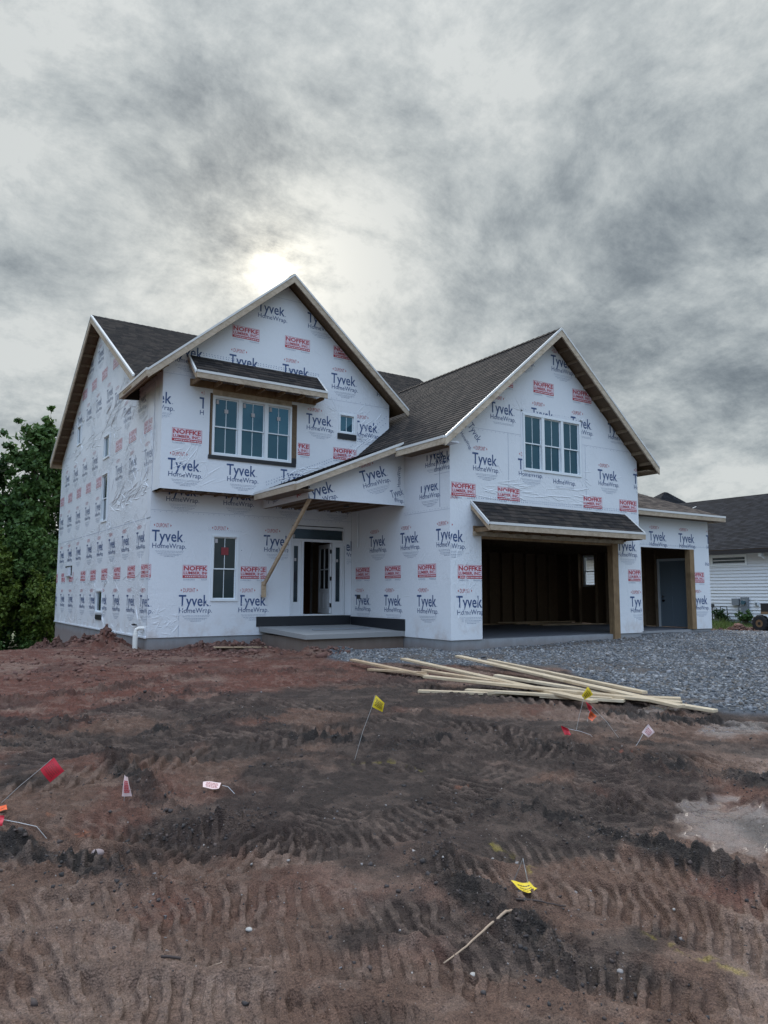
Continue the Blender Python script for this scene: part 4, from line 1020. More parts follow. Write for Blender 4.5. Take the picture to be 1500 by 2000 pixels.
# third bay hip roof
P_ = .45
A_, B_ = Vector((X3 - .02, 14.1, 4.08)), Vector((22.45, 14.1, 4.08)); T_ = Vector((X3 - .02, 14.1 + 4.47, 4.08 + 4.47 * P_))
roof('roof', A_, B_, T_ + Vector((.01, 0, 0)), T_, m='shingle_brown')
roof('roof', B_, Vector((22.45, 21.5, 4.08)), Vector((X3 - .02, 21.5, 4.08 + 4.47 * P_)), T_, m='shingle_brown')
fascia(A_, B_, .13); fascia(B_, (22.45, 21.5, 4.08), .13, out=(1, 0, 0))
s_ = MB(); s_.box((X3, 14.12, 3.93), (22.42, YE, 3.95), M['osb']); s_.build('eave_soffit', house)

# --- windows
wn = window(FF(YJ), 6.49, 8.72, 5.08, 6.63, house, 3, stick='sticker')
s_ = MB(); s_.box((6.40, YJ - .03, 4.98), (8.86, YJ + .02, 5.075), M['tape']); s_.box((8.74, YJ - .02, 5.07), (8.87, YJ - .006, 5.22), M['tape']); s_.build('sill_flashing', wn)
s_ = MB(); s_.box((8.72, YJ - .004, 5.076), (8.88, YJ + .14, 6.70), M['osb']); s_.box((6.44, YJ - .004, 5.076), (6.488, YJ + .14, 6.66), M['osb']); s_.box((6.488, YJ - .006, 6.635), (8.72, YJ + .14, 6.78), M['fascia']); s_.build('rough_opening', wn)
wn = window(FF(YJ), 10.19, 10.72, 6.09, 6.66, house, 1, hung=False, fw_=.045)
s_ = MB(); s_.box((10.15, YJ - .03, 5.93), (10.76, YJ - .004, 6.085), M['tape']); s_.build('sill_flashing', wn)
window(FF(Y2), 13.46, 15.62, 4.78, 6.31, house, 3, munt=1, glass='glass')
window(FF(Y0), 6.80, 7.545, 1.38, 3.11, house, 1, glass='glass_dark', stick='sticker_red')
for (a, b, c, d, h) in ((-28.40, -27.75, 6.86, 7.60, False), (-24.08, -23.30, 5.72, 6.48, False), (-24.10, -23.30, 3.74, 5.28, True), (-24.30, -23.42, .97, 1.69, False)):
    wn = window(FS(X0), a, b, c, d, house, 1, hung=h, munt=0, glass='glass' if c > 5.2 else 'glass_dark')
    if c < 1: s_ = MB(); s_.box((X0 - .03, 23.45, .78), (X0 - .004, 24.2, .93), M['tape']); s_.build('sill_flashing', wn)
wn = window(FE(XE), 19.12, 19.75, 1.85, 3.05, house, 1, munt=0, glass='glass_dark')
for c_ in list(wn.children):
    if c_.name.startswith('pane'): c_.data.materials[0] = mat('clear_glass', (1, 1, 1), .02); c_.data.materials[0].node_tree.nodes['Principled BSDF'].inputs['Transmission Weight'].default_value = 1.; c_.data.materials[0].node_tree.nodes['Principled BSDF'].inputs['IOR'].default_value = 1.02
# --- front door with sidelights and transom
fr = FF(Y0)
def fbx(mb, a, b, c, d, d0, d1, mt): mb.hexa([fr(a, c, d0), fr(b, c, d0), fr(b, c, d1), fr(a, c, d1), fr(a, d, d0), fr(b, d, d0), fr(b, d, d1), fr(a, d, d1)], M[mt])
de = bpy.data.objects.new('door_frame', None); COL.objects.link(de); de.parent = house
f = MB()
for a in ((9.08, 9.12, .97, 3.45), (10.74, 10.78, .97, 3.45), (9.12, 10.74, 3.38, 3.45), (9.12, 10.74, 3.03, 3.10), (9.40, 9.47, 1.01, 3.03), (10.38, 10.45, 1.01, 3.03), (9.12, 10.74, .97, 1.01)): fbx(f, *a, -.11, .03, 'door_paint')
f.build('jamb', de)
g_ = MB(); fbx(g_, 9.12, 10.74, 3.10, 3.38, -.06, -.05, 'glass_dark'); g_.build('transom', de)
g_ = MB(); fbx(g_, 9.15, 9.22, 3.13, 3.22, -.049, -.047, 'sticker'); g_.build('sticker', de)
g_ = MB(); fbx(g_, 9.12, 10.74, 3.452, 3.475, -.01, .012, 'tape'); fbx(g_, 10.785, 10.80, .97, 2.95, -.01, .01, 'tape'); fbx(g_, 9.05, 9.075, .97, 3.3, 0.002, .01, 'seam'); g_.build('flashing_tape', de)
for a, b in ((9.12, 9.40), (10.45, 10.74)):
    s_ = MB(); lo, hi = 1.35, 2.90; cx_ = (a + b) / 2; x0_, x1_ = a + .055, b - .09
    for q in ((a, x0_, 1.01, 3.03), (x1_, b, 1.01, 3.03), (x0_, x1_, 1.01, lo), (x0_, x1_, hi, 3.03)): fbx(s_, *q, -.05, .0, 'door_paint')
    sd_ = s_.build('sidelight', de)
    p_ = MB(); fbx(p_, x0_, x1_, lo, hi, -.035, -.03, 'glass_dark'); p_.build('pane', sd_)
    p_ = MB(); fbx(p_, x0_ + .03, x0_ + .09, 2.48, 2.56, -.029, -.027, 'sticker'); p_.build('sticker', sd_)
# the door leaf stands open into the hall, hinged on the right
dl = MB()
def dbx(mb, a, b, c, d, t0, t1, mt):     # a,b measured from the hinge along the leaf; leaf turned inwards by 62 deg
    an = R(97); dx, dy = -math.cos(an), math.sin(an); hx, hy = 10.37, Y0 + .06
    def P(s, t, z): return (hx + dx * s + dy * t, hy + dy * s - dx * t, z)
    mb.hexa([P(a, t0, c), P(b, t0, c), P(b, t1, c), P(a, t1, c), P(a, t0, d), P(b, t0, d), P(b, t1, d), P(a, t1, d)], M[mt])
for q in ((0, .12, 1.02, 3.0), (.78, .9, 1.02, 3.0), (.12, .78, 1.02, 1.12), (.12, .78, 2.88, 3.0), (.12, .78, 1.62, 1.72), (.43, .47, 1.72, 2.88), (.12, .43, 2.26, 2.29), (.47, .78, 2.26, 2.29)): dbx(dl, *q, -.02, .02, 'door_paint')
for q in ((.16, .42, 1.16, 1.58), (.48, .74, 1.16, 1.58)): dbx(dl, *q, -.015, .015, 'door_paint')
dl_ = dl.build('door_leaf', de)
p_ = MB(); dbx(p_, .12, .78, 1.12, 1.62, -.008, .008, 'door_paint'); p_.build('panel', dl_)
p_ = MB(); dbx(p_, .12, .43, 1.72, 2.88, -.004, .004, 'pane_door'); dbx(p_, .47, .78, 1.72, 2.88, -.004, .004, 'pane_door'); p_.build('pane', dl_)
for z in (1.2, 1.95, 2.72):
    p_ = MB(); p_.box((10.345, Y0 + .0, z), (10.39, Y0 + .055, z + .11), M['black']); p_.build('hinge', dl_)
th_ = MB(); fbx(th_, 9.47, 10.38, .97, 1.0, .03, .06, 'drip'); th_.build('threshold', de)
# grey service door in the far garage wall
sdn = bpy.data.objects.new('service_door', None); COL.objects.link(sdn); sdn.parent = house
s_ = MB(); s_.box((21.95, 15.22, .50), (22.0, 16.28, 2.70), M['door_grey'])
for a, b, c, d in ((15.34, 15.70, .65, 1.5), (15.80, 16.16, .65, 1.5), (15.34, 15.70, 1.62, 2.55), (15.80, 16.16, 1.62, 2.55)): s_.box((21.942, a, c), (21.95, b, d), M['door_grey'])
s_.build('leaf', sdn)
s_ = MB(); s_.box((21.93, 15.14, .48), (21.97, 15.22, 2.78), M['vinyl']); s_.box((21.93, 16.28, .48), (21.97, 16.36, 2.78), M['vinyl']); s_.box((21.93, 15.22, 2.70), (21.97, 16.28, 2.78), M['vinyl']); s_.build('casing', sdn)
s_ = MB(); s_.tube([(21.95, 16.14, 1.5), (21.88, 16.14, 1.5)], .035, M['steel'], 10); s_.tube([(21.95, 16.14, 1.36), (21.90, 16.14, 1.36)], .04, M['black'], 10); s_.build('handle', sdn)
# side wall fittings
s_ = MB()
for a, b, c, d in ((28.3, 29.4, 2.52, 2.55), (28.3, 28.34, 2.2, 2.55), (29.36, 29.4, 2.2, 2.55)): s_.box((X0 - .03, a, c), (X0 - .004, b, d), M['black'])
s_.box((X0 - .10, 28.5, 2.18), (X0 - .005, 29.2, 2.48), M['seam']); s_.build('utility_bracket', house)
s_ = MB(); s_.tube([(X0 + .02, 19.55, .78), (X0 - .10, 19.55, .78)], .02, M['black'], 8); s_.tube([(X0 - .08, 19.45, .80), (X0 - .08, 19.66, .78)], .018, M['black'], 8); s_.build('hose_tap', house)
s_ = MB(); s_.tube([(X0 + .02, 18.85, .72), (X0 - .12, 18.87, .72), (X0 - .17, 18.9, .69), (X0 - .19, 18.9, .62), (X0 - .19, 18.9, .55)], .045, M['pvc'], 10); s_.tube([(X0 - .19, 18.9, .58), (X0 - .19, 18.9, .0)], .062, M['pvc'], 12); s_.build('drain_pipe', house)

# ------------------------------------------------------------------ neighbour's house
nb = thing('neighbour_house', 'finished single storey neighbouring house with white lap siding and black shingle roof', 'house')
XN = 27.0
s_ = MB()
zlo, zhi, lap = .62, 3.22, .125
nlap = int((zhi - zlo) / lap) + 1
for k in range(nlap):
    z0, z1 = zlo + k * lap, min(zlo + (k + 1) * lap, zhi)
    s_.face([(XN - .042, 13.0, z0), (XN - .042, 30, z0), (XN - .004, 30, z1), (XN - .004, 13.0, z1)][::-1], M['siding'])
    s_.face([(XN - .042, 13.0, z0), (XN + .0, 13.0, z0), (XN + .0, 30, z0), (XN - .042, 30, z0)][::-1], M['siding'])
s_.box((XN, 13.01, .3), (XN + .2, 30, 3.4), M['siding']); s_.box((XN + .2, 13.01, .3), (40, 13.2, 3.4), M['siding']); s_.box((39.8, 13.2, .3), (40, 30, 3.4), M['siding'])
s_.box((XN + .2, 29.8, .3), (39.8, 30, 3.4), M['siding'])
s_.build('wall', nb)
s_ = MB(); s_.box((XN - .02, 12.9, .2), (40, 30.1, .61), M['conc']); s_.build('foundation', nb)
roof('roof', (26.55, 30, 3.27), (26.55, 12.6, 3.27), (32.1, 12.6, 6.02), (32.1, 30, 6.02), m='shingle_black', parent=nb)
roof('roof', (40.4, 12.6, 1.9), (40.4, 30, 1.9), (32.1, 30, 6.02), (32.1, 12.6, 6.02), m='shingle_black', parent=nb)
roof('roof', (27.6, 21.9, 3.6), (40.5, 21.9, 3.6), (34.2, 24.7, 6.98), (34.0, 24.7, 6.98), m='shingle_black', parent=nb)
roof('roof', (27.6, 27.5, 3.6), (27.6, 21.9, 3.6), (34.0, 24.7, 6.98), (34.0, 24.75, 6.98), m='shingle_black', parent=nb)
s_ = MB(); s_.bar((31.2, 21.0, 5.66), (29.0, 21.6, 4.75), .06, .02, M['drip']); s_.build('valley_flashing', nb)
s_ = MB(); s_.box((26.50, 12.6, 3.10), (26.58, 30, 3.25), M['fascia_black']); s_.box((26.58, 12.6, 3.14), (XN, 30, 3.16), M['fascia_black']); s_.build('gutter', nb)
s_ = MB()
for a in ((16.1, 17.6, 3.02, 3.10), (16.1, 17.6, 2.68, 2.74), (16.1, 16.18, 2.74, 3.02), (17.52, 17.6, 2.74, 3.02)): s_.box((XN - .05, a[0], a[2]), (XN - .023, a[1], a[3]), M['vinyl'])
wn = bpy.data.objects.new('window', None); COL.objects.link(wn); wn.parent = nb; s_.build('frame', wn)
s_ = MB(); s_.box((XN - .032, 16.18, 2.74), (XN - .025, 17.52, 3.02), M['glass_dark']); s_.build('pane', wn)
s_ = MB(); s_.box((26.62, 15.34, 2.98), (26.78, 15.46, 3.12), M['vinyl']); s_.tube([(26.7, 15.4, 3.0), (26.78, 15.3, 2.9)], .03, M['vinyl']); s_.build('flood_lamp', nb)
s_ = MB(); s_.box((XN - .10, 15.72, 1.16), (XN - .023, 15.86, 1.30), M['vinyl']); s_.box((XN - .12, 15.75, 1.18), (XN - .10, 15.83, 1.27), M['grey_box']); s_.build('outlet', nb)
em = thing('electric_meter', 'tall grey electric meter cabinet with round dial on the white siding', 'meter')
s_ = MB(); s_.box((XN - .14, 16.10, .55), (XN - .022, 16.38, 1.46), M['grey_box']); s_.build('cabinet', em)
s_ = MB(); s_.tube([(XN - .14, 16.25, 1.27), (XN - .22, 16.25, 1.27)], .085, M['glass'], 16); s_.tube([(XN - .139, 16.25, 1.27), (XN - .16, 16.25, 1.27)], .10, M['steel'], 16); s_.build('dial', em)
eb = thing('utility_box', 'small grey utility box with a conduit beside the meter cabinet', 'utility box')
s_ = MB(); s_.box((XN - .14, 16.46, 1.16), (XN - .022, 16.74, 1.42), M['grey_box']); s_.build('cabinet', eb)
s_ = MB(); s_.tube([(XN - .06, 16.52, 1.16), (XN - .06, 16.52, .5)], .02, M['grey_box'], 8); s_.build('conduit', eb)
gm = thing('gas_meter', 'black gas meter pipes standing at the foot of the white siding', 'gas meter')
s_ = MB(); s_.tube([(XN - .25, 17.5, .4), (XN - .25, 17.5, 1.18)], .022, M['black'], 8); s_.tube([(XN - .25, 17.5, 1.05), (XN - .25, 17.3, 1.05), (XN - .25, 17.3, .8)], .018, M['black'], 8)
s_.tube([(XN - .25, 17.15, .78), (XN - .25, 17.15, 1.10), (XN - .25, 16.88, 1.10), (XN - .25, 16.86, .6), (XN, 16.86, .6)], .018, M['black'], 8); s_.build('pipe', gm)
s_ = MB(); s_.box((XN - .32, 17.44, 1.08), (XN - .18, 17.56, 1.20), M['black']); s_.build('regulator', gm)
s_ = MB(); s_.box((XN - .36, 17.08, .62), (XN - .16, 17.36, .84), M['grey_box']); s_.build('meter_body', gm)

# ------------------------------------------------------------------ plants and trees
def leafmat(name, c1, c2):
    def b(q, p):
        a = q.n('ShaderNodeAttribute', attribute_name='tone').outputs['Fac']
        q.put(p.inputs['Base Color'], q.mix(a, (*c1, 1), (*c2, 1)))
        p.inputs['Subsurface Weight'].default_value = 0
        tr = q.n('ShaderNodeBsdfTranslucent', i_Color=q.mix(a, (*c1, 1), (*c2, 1)))
        mx = q.n('ShaderNodeMixShader'); mx.inputs[0].default_value = .3
        out = [n for n in q.t.nodes if n.type == 'OUTPUT_MATERIAL'][0]
        q.t.links.new(p.outputs[0], mx.inputs[1]); q.t.links.new(tr.outputs[0], mx.inputs[2]); q.t.links.new(mx.outputs[0], out.inputs[0])
    return mat(name, rough=.55, build=b, spec=.3)
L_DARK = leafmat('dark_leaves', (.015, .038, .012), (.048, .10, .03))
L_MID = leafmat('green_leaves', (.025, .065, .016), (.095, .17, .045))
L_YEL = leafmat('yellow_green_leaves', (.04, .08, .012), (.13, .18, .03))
L_GRS = leafmat('grass_blades', (.05, .09, .02), (.13, .18, .05))
BARK = mat('bark', (.07, .055, .045), .9)
def leaves(name, cen, rad, per, size, m, seed, parent, up=.3, elong=1.8):
    r = np.random.default_rng(seed); cen = np.asarray(cen); rad = np.asarray(rad); n = len(cen) * per
    c = np.repeat(cen, per, 0); rr = np.repeat(rad, per)
    d = r.normal(0, 1, (n, 3)); d /= np.linalg.norm(d, axis=1)[:, None]; d[:, 2] *= .75
    p = c + d * (rr * np.abs(r.normal(.35, .62, n)))[:, None]
    nrm = d * .5 + r.normal(0, .7, (n, 3)) + np.array([0, 0, up]); nrm /= np.linalg.norm(nrm, axis=1)[:, None]
    t = np.cross(nrm, r.normal(0, 1, (n, 3))); t /= np.linalg.norm(t, axis=1)[:, None]; b = np.cross(nrm, t)
    s = size * r.uniform(.6, 1.3, n)[:, None]
    V = np.stack([p - t * s * elong * .5, p + b * s * .5 - nrm * s * .12, p + t * s * elong * .5, p - b * s * .5 - nrm * s * .12], 1).reshape(-1, 3)
    me = bpy.data.meshes.new(name); me.vertices.add(len(V)); me.vertices.foreach_set('co', V.ravel())
    me.loops.add(n * 4); me.loops.foreach_set('vertex_index', np.arange(n * 4).astype(np.int32)); me.polygons.add(n); me.polygons.foreach_set('loop_start', (np.arange(n) * 4).astype(np.int32)); me.update(calc_edges=True)
    ct = np.repeat(r.uniform(0, 1, len(cen)), per); tn = np.clip(.6 * ct + .4 * r.uniform(0, 1, n), 0, 1)
    a = me.attributes.new('tone', 'FLOAT', 'POINT'); a.data.foreach_set('value', np.repeat(tn, 4)); me.materials.append(m)
    o = bpy.data.objects.new(name, me); COL.objects.link(o); o.parent = parent; return o
def tree(label, x, y, zb, h, w, m, seed, nb_=11, leaf=.15, per=48, lowest=.15, group='trees behind the house', spike=.0, name='tree'):
    r = random.Random(seed); root = thing(name, label, 'tree', group); mb = MB()
    top = Vector((x + r.uniform(-.3, .3), y, zb + h * .93)); n = 9
    tr = [Vector((x, y, zb - .2)).lerp(top, i / n) + Vector((r.uniform(-.1, .1), r.uniform(-.1, .1), 0)) * (i > 0) for i in range(n + 1)]
    mb.tube(tr, [h * .018 * (1 - .85 * i / n) + .01 for i in range(n + 1)], BARK, 7)
    cen, rad = [], []
    for k in range(nb_):
        t = lowest + (1 - lowest) * (k + r.random() * .6) / nb_; p0 = Vector((x, y, zb)).lerp(top, t)
        L = w * (1.05 - .72 * ((t - .35) / .65 if t > .35 else (.35 - t) * 1.1)) * r.uniform(.7, 1.15)
        for e in range(3):
            a = r.uniform(0, 6.28); el = r.uniform(.15, .9); d = Vector((math.cos(a) * math.cos(el), math.sin(a) * math.cos(el), math.sin(el)))
            pts = [p0 + d * L * s + Vector((0, 0, -.10 * L * s * s)) for s in (0, .35, .7, 1)]
            mb.tube(pts, [h * .006, h * .0045, h * .003, .008], BARK, 5)
            for s in (.3, .5, .68, .85, 1.0):
                c = pts[0].lerp(pts[-1], s); q = Vector([r.gauss(0, .16 * L) for _ in range(3)])
                cen.append(tuple(c + q)); rad.append(r.uniform(.35, .85) * (1.15 - .4 * s) * (w / 2.6) ** .5)
            # thin feathery shoots at the outside
            for _ in range(2):
                tip = pts[-1] + Vector((r.uniform(-.4, .4), r.uniform(-.4, .4), r.uniform(.0, .6))) * (1 + spike)
                mb.tube([pts[-1], tip], [.012, .005], BARK, 4); cen += [tuple(tip), tuple(pts[-1].lerp(tip, .5))]; rad += [.14, .22]
    mb.build('trunk', root)
    leaves('crown', cen, rad, per, leaf, m, seed, root)
    return root
tree('tallest leafy tree rising at the left corner of the wrapped house', 5.0, 36.0, -.8, 10.1, 2.2, L_MID, 3, 13, spike=.9, leaf=.13, per=70)
tree('dark dense tree at the left edge of the photo behind the tallest one', 3.2, 38.0, -.8, 8.7, 2.6, L_DARK, 5, 12)
tree('dark tree partly hidden behind the corner of the house wall', 6.6, 38.5, -.8, 9.3, 2.3, L_DARK, 8, 12)
tree('yellow green young tree low at the left edge of the woods', 3.3, 34.3, -.75, 4.7, 1.7, L_YEL, 13, 9, leaf=.10, lowest=.1)
tree('bushy green tree filling the gap below the tallest crown', 4.9, 34.6, -.75, 5.2, 1.6, L_MID, 21, 10, leaf=.11, lowest=.05)
tree('low sunlit bush beside the concrete foundation', 5.3, 33.2, -.75, 2.9, 1.0, L_YEL, 31, 8, leaf=.08, lowest=.02, per=60)
tree('broad dark tree beyond the left edge of the yard', 1.0, 37.0, -.8, 7.6, 2.8, L_DARK, 41, 12)
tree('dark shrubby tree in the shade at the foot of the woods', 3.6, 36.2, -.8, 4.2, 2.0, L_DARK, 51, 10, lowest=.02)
ug_c = []; r_ = random.Random(77)
for _ in range(420): ug_c.append((r_.uniform(-6, 9), r_.uniform(36, 41), r_.uniform(-.9, 3.4)))
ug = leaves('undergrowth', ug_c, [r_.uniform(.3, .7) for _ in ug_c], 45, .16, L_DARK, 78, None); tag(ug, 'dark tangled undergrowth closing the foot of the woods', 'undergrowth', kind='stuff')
ug_c = [(r_.uniform(-2, 5.6), r_.uniform(32.4, 33.8), r_.uniform(-.75, -.3)) for _ in range(60)]
ug = leaves('weeds', ug_c, [r_.uniform(.15, .35) for _ in ug_c], 40, .07, L_MID, 79, None); tag(ug, 'low green weeds along the edge of the graded soil', 'weeds', kind='stuff')
# shrubs by the neighbour's wall
def shrub(label, x, y, z, h, w, m, seed):
    root = thing('shrub', label, 'shrub', 'young shrubs along the neighbouring wall'); r = random.Random(seed); mb = MB(); cen = []
    for k in range(14):
        a = r.uniform(0, 6.28); tip = Vector((x + math.cos(a) * w * r.uniform(.2, 1), y + math.sin(a) * w * r.uniform(.2, 1), z + h * r.uniform(.4, 1)))
        mb.tube([(x, y, z - .05), Vector((x, y, z)).lerp(tip, .5) + Vector((0, 0, .05)), tip], [.008, .006, .003], BARK, 4); cen += [tuple(tip), tuple(Vector((x, y, z)).lerp(tip, .65))]
    mb.build('stem', root); leaves('foliage', cen, [.09] * len(cen), 26, .055, m, seed, root)
shrub('dark rounded shrub in front of the gas meter', 26.5, 17.0, .45, .5, .32, L_DARK, 5)
shrub('light green open shrub in front of the electric meter', 26.4, 15.95, .45, .52, .3, L_MID, 6)
gxs = rng.uniform(22.6, 26.9, 9000); gys = rng.uniform(14.8, 20.5, 9000); k = gys > 14.7 + .22 * (26.9 - gxs) * .3 + .25 * fbm(gxs, gys, .6, 2, 9)
k &= gxs > 23.4; gxs, gys = gxs[k], gys[k]; gzz = heights(gxs, gys)[0]; n = len(gxs)
hgt = rng.uniform(.06, .16, n) * np.where((gxs < 24.6) & (rng.uniform(0, 1, n) > .6), 3.0, 1.0); a = rng.uniform(0, 6.28, n); wd = .008
lean = rng.normal(0, .4, (n, 2)) * hgt[:, None]
V = np.stack([np.stack([gxs - np.cos(a) * wd, gys - np.sin(a) * wd, gzz - .01], -1), np.stack([gxs + np.cos(a) * wd, gys + np.sin(a) * wd, gzz - .01], -1), np.stack([gxs + lean[:, 0], gys + lean[:, 1], gzz + hgt], -1)], 1).reshape(-1, 3)
me = bpy.data.meshes.new('grass'); me.from_pydata(V.tolist(), [], np.arange(n * 3).reshape(-1, 3).tolist()); at = me.attributes.new('tone', 'FLOAT', 'POINT'); at.data.foreach_set('value', np.repeat(rng.uniform(0, 1, n), 3)); me.materials.append(L_GRS)
o = bpy.data.objects.new('grass', me); COL.objects.link(o); tag(o, 'green lawn grass between the gravel and the neighbouring wall', 'grass', kind='stuff')
# small machine at the right edge
mc = thing('skid_loader', 'black compact machine with a chunky tyre standing at the right edge of the photo', 'machine')
mx, my = 23.6, 13.35; mz = gz(23.4, 13.9)
def ring(cx_, cy_, cz_, ro, ri, w_, mt, n=28, lug=0.):
    mb = MB(); prof = [(ri, -w_), (ro - .03, -w_), (ro, -w_ * .7), (ro, w_ * .7), (ro - .03, w_), (ri, w_)]
    for i in range(n):
        a0, a1 = 2 * math.pi * i / n, 2 * math.pi * (i + 1) / n; L_ = lug if i % 2 else 0
        def P(a, p): rr_ = p[0] + (L_ if p[0] > ri else 0); return (cx_ + p[1], cy_ + math.cos(a) * rr_, cz_ + math.sin(a) * rr_)
        for p, q in zip(prof, prof[1:] + prof[:1]): mb.face([P(a0, p), P(a1, p), P(a1, q), P(a0, q)], mt)
        for a in (a0, a1): mb.face([P(a, p) for p in prof], mt)
    return mb
TYRE = mat('tyre_rubber', (.014, .014, .015), .8); ORG = mat('machine_paint', (.20, .12, .06), .5)
for (wx, wy) in ((24.1, 14.02), (24.1, 13.0), (25.2, 14.02), (25.2, 13.0)):
    wz = gz(wx, wy) + .24
    t_ = ring(wx, wy, wz, .26, .13, .11, TYRE, lug=.02).build('wheel', mc)
    d_ = MB(); d_.tube([(wx - .09, wy, wz), (wx + .09, wy, wz)], .135, ORG, 18); d_.tube([(wx - .11, wy, wz), (wx - .085, wy, wz)], .05, M['black'], 10); d_.build('rim', t_)
s_ = MB(); s_.box((24.24, 12.75, mz + .30), (25.05, 13.75, mz + .62), M['black']); s_.box((24.0, 12.8, mz + .56), (25.3, 13.95, mz + .64), ORG); s_.build('body', mc)
s_ = MB(); s_.box((24.1, 13.2, mz + .64), (24.9, 14.0, mz + .92), M['black']); s_.build('engine_cover', mc)
s_ = MB()
for (a, b) in ((24.15, 12.9), (24.15, 13.3), (25.0, 12.9), (25.0, 13.3)): s_.tube([(a, b, mz + .6), (a, b, mz + 1.7)], .03, M['black'], 8)
s_.box((24.1, 12.85, mz + 1.7), (25.05, 13.35, mz + 1.75), M['black']); s_.build('roll_bar', mc)

# ------------------------------------------------------------------ lumber lying on the edge of the gravel
BOARDS = [((8.64, 12.51), (7.78, 6.85), .19, .21, .04, .14, 'long board on the pile with its far end lifted clear towards the porch'),
 ((9.44, 11.75), (8.37, 5.96), .25, .21, .04, .14, 'longest pale board on top of the pile with its far end nearest the garage'),
 ((9.74, 11.18), (8.65, 6.72), .21, .24, .04, .09, 'narrow straight board forming the right hand edge of the pile'),
 ((7.76, 13.04), (7.63, 10.37), .16, .14, .04, .12, 'grey weathered board sticking out farthest to the left'),
 ((6.68, 9.28), (7.67, 8.32), .10, .10, .04, .10, 'short board lying alone on dark soil in front of the pile'),
 ((8.53, 9.62), (8.78, 5.76), .15, .16, .04, .12, 'board whose tip sticks out farthest to the right of the pile'),
 ((7.19, 9.8), (8.59, 6.12), .20, .18, .04, .14, 'front board crossing the whole pile just above the ground'),
 ((7.80, 7.84), (8.26, 6.75), .11, .11, .04, .12, 'short board under the right half of the pile'),
 ((7.55, 12.06), (7.67, 10.46), .12, .13, .04, .10, 'short board at the left end next to the weathered one'),
 ((7.91, 10.82), (8.03, 8.68), .15, .14, .04, .12, 'rough board tucked under the middle of the pile'),
 ((7.45, 8.56), (9.01, 6.42), .14, .16, .04, .14, 'lowest long board at the front right of the pile'),
 ((7.3, 8.9), (8.2, 6.9), .11, .15, .04, .10, 'thin board showing below the front board of the pile')]
for a, b, z0, z1, hh, ww, lb in BOARDS:
    p0, p1 = Vector((a[0], a[1], gz(*a) + z0 - .08)), Vector((b[0], b[1], gz(*b) + z1 - .08)); c_ = (p0 + p1) / 2
    s_ = MB(); d_ = p1 - p0; L_ = d_.length; s_.box((-L_ / 2, -ww / 2, -hh / 2), (L_ / 2, ww / 2, hh / 2), M['lumber_light'] if 'weathered' not in lb and 'rough' not in lb else M['lumber'])
    o = s_.build('board'); o.location = c_; o.rotation_euler = (0, -math.asin(d_.z / L_), math.atan2(d_.y, d_.x))
    bv = o.modifiers.new('bevel', 'BEVEL'); bv.width = .004; bv.segments = 1
    tag(o, lb, 'board', 'lumber lying on the edge of the gravel')
gl = [((18.5, 19.8), (21.6, 20.2), .52), ((18.0, 20.2), (21.4, 19.7), .56), ((18.8, 19.4), (21.5, 19.5), .50), ((17.2, 20.4), (20.5, 20.5), .50), ((19, 19.0), (21.7, 18.6), .50)]
for i, (a, b, z) in enumerate(gl):
    s_ = MB(); s_.bar((*a, z), (*b, z), .14, .04, M['lumber']); o = s_.build('floor_board')
    tag(o, 'one of the loose boards stacked on the garage floor below the small window', 'board', 'boards on the garage floor')
s_ = MB(); s_.box((8.9, 16.9, .668), (10.6, 16.98, .69), M['grey_box']); o = s_.build('metal_strip'); o.rotation_euler = (0, 0, 0); tag(o, 'thin dark metal strip lying on the porch slab', 'metal strip')
s_ = MB(); s_.bar((6.6, 17.75, .27), (7.9, 17.5, .24), .12, .03, M['lumber']); o = s_.build('plank'); tag(o, 'muddy plank lying against the earth left of the porch', 'plank')

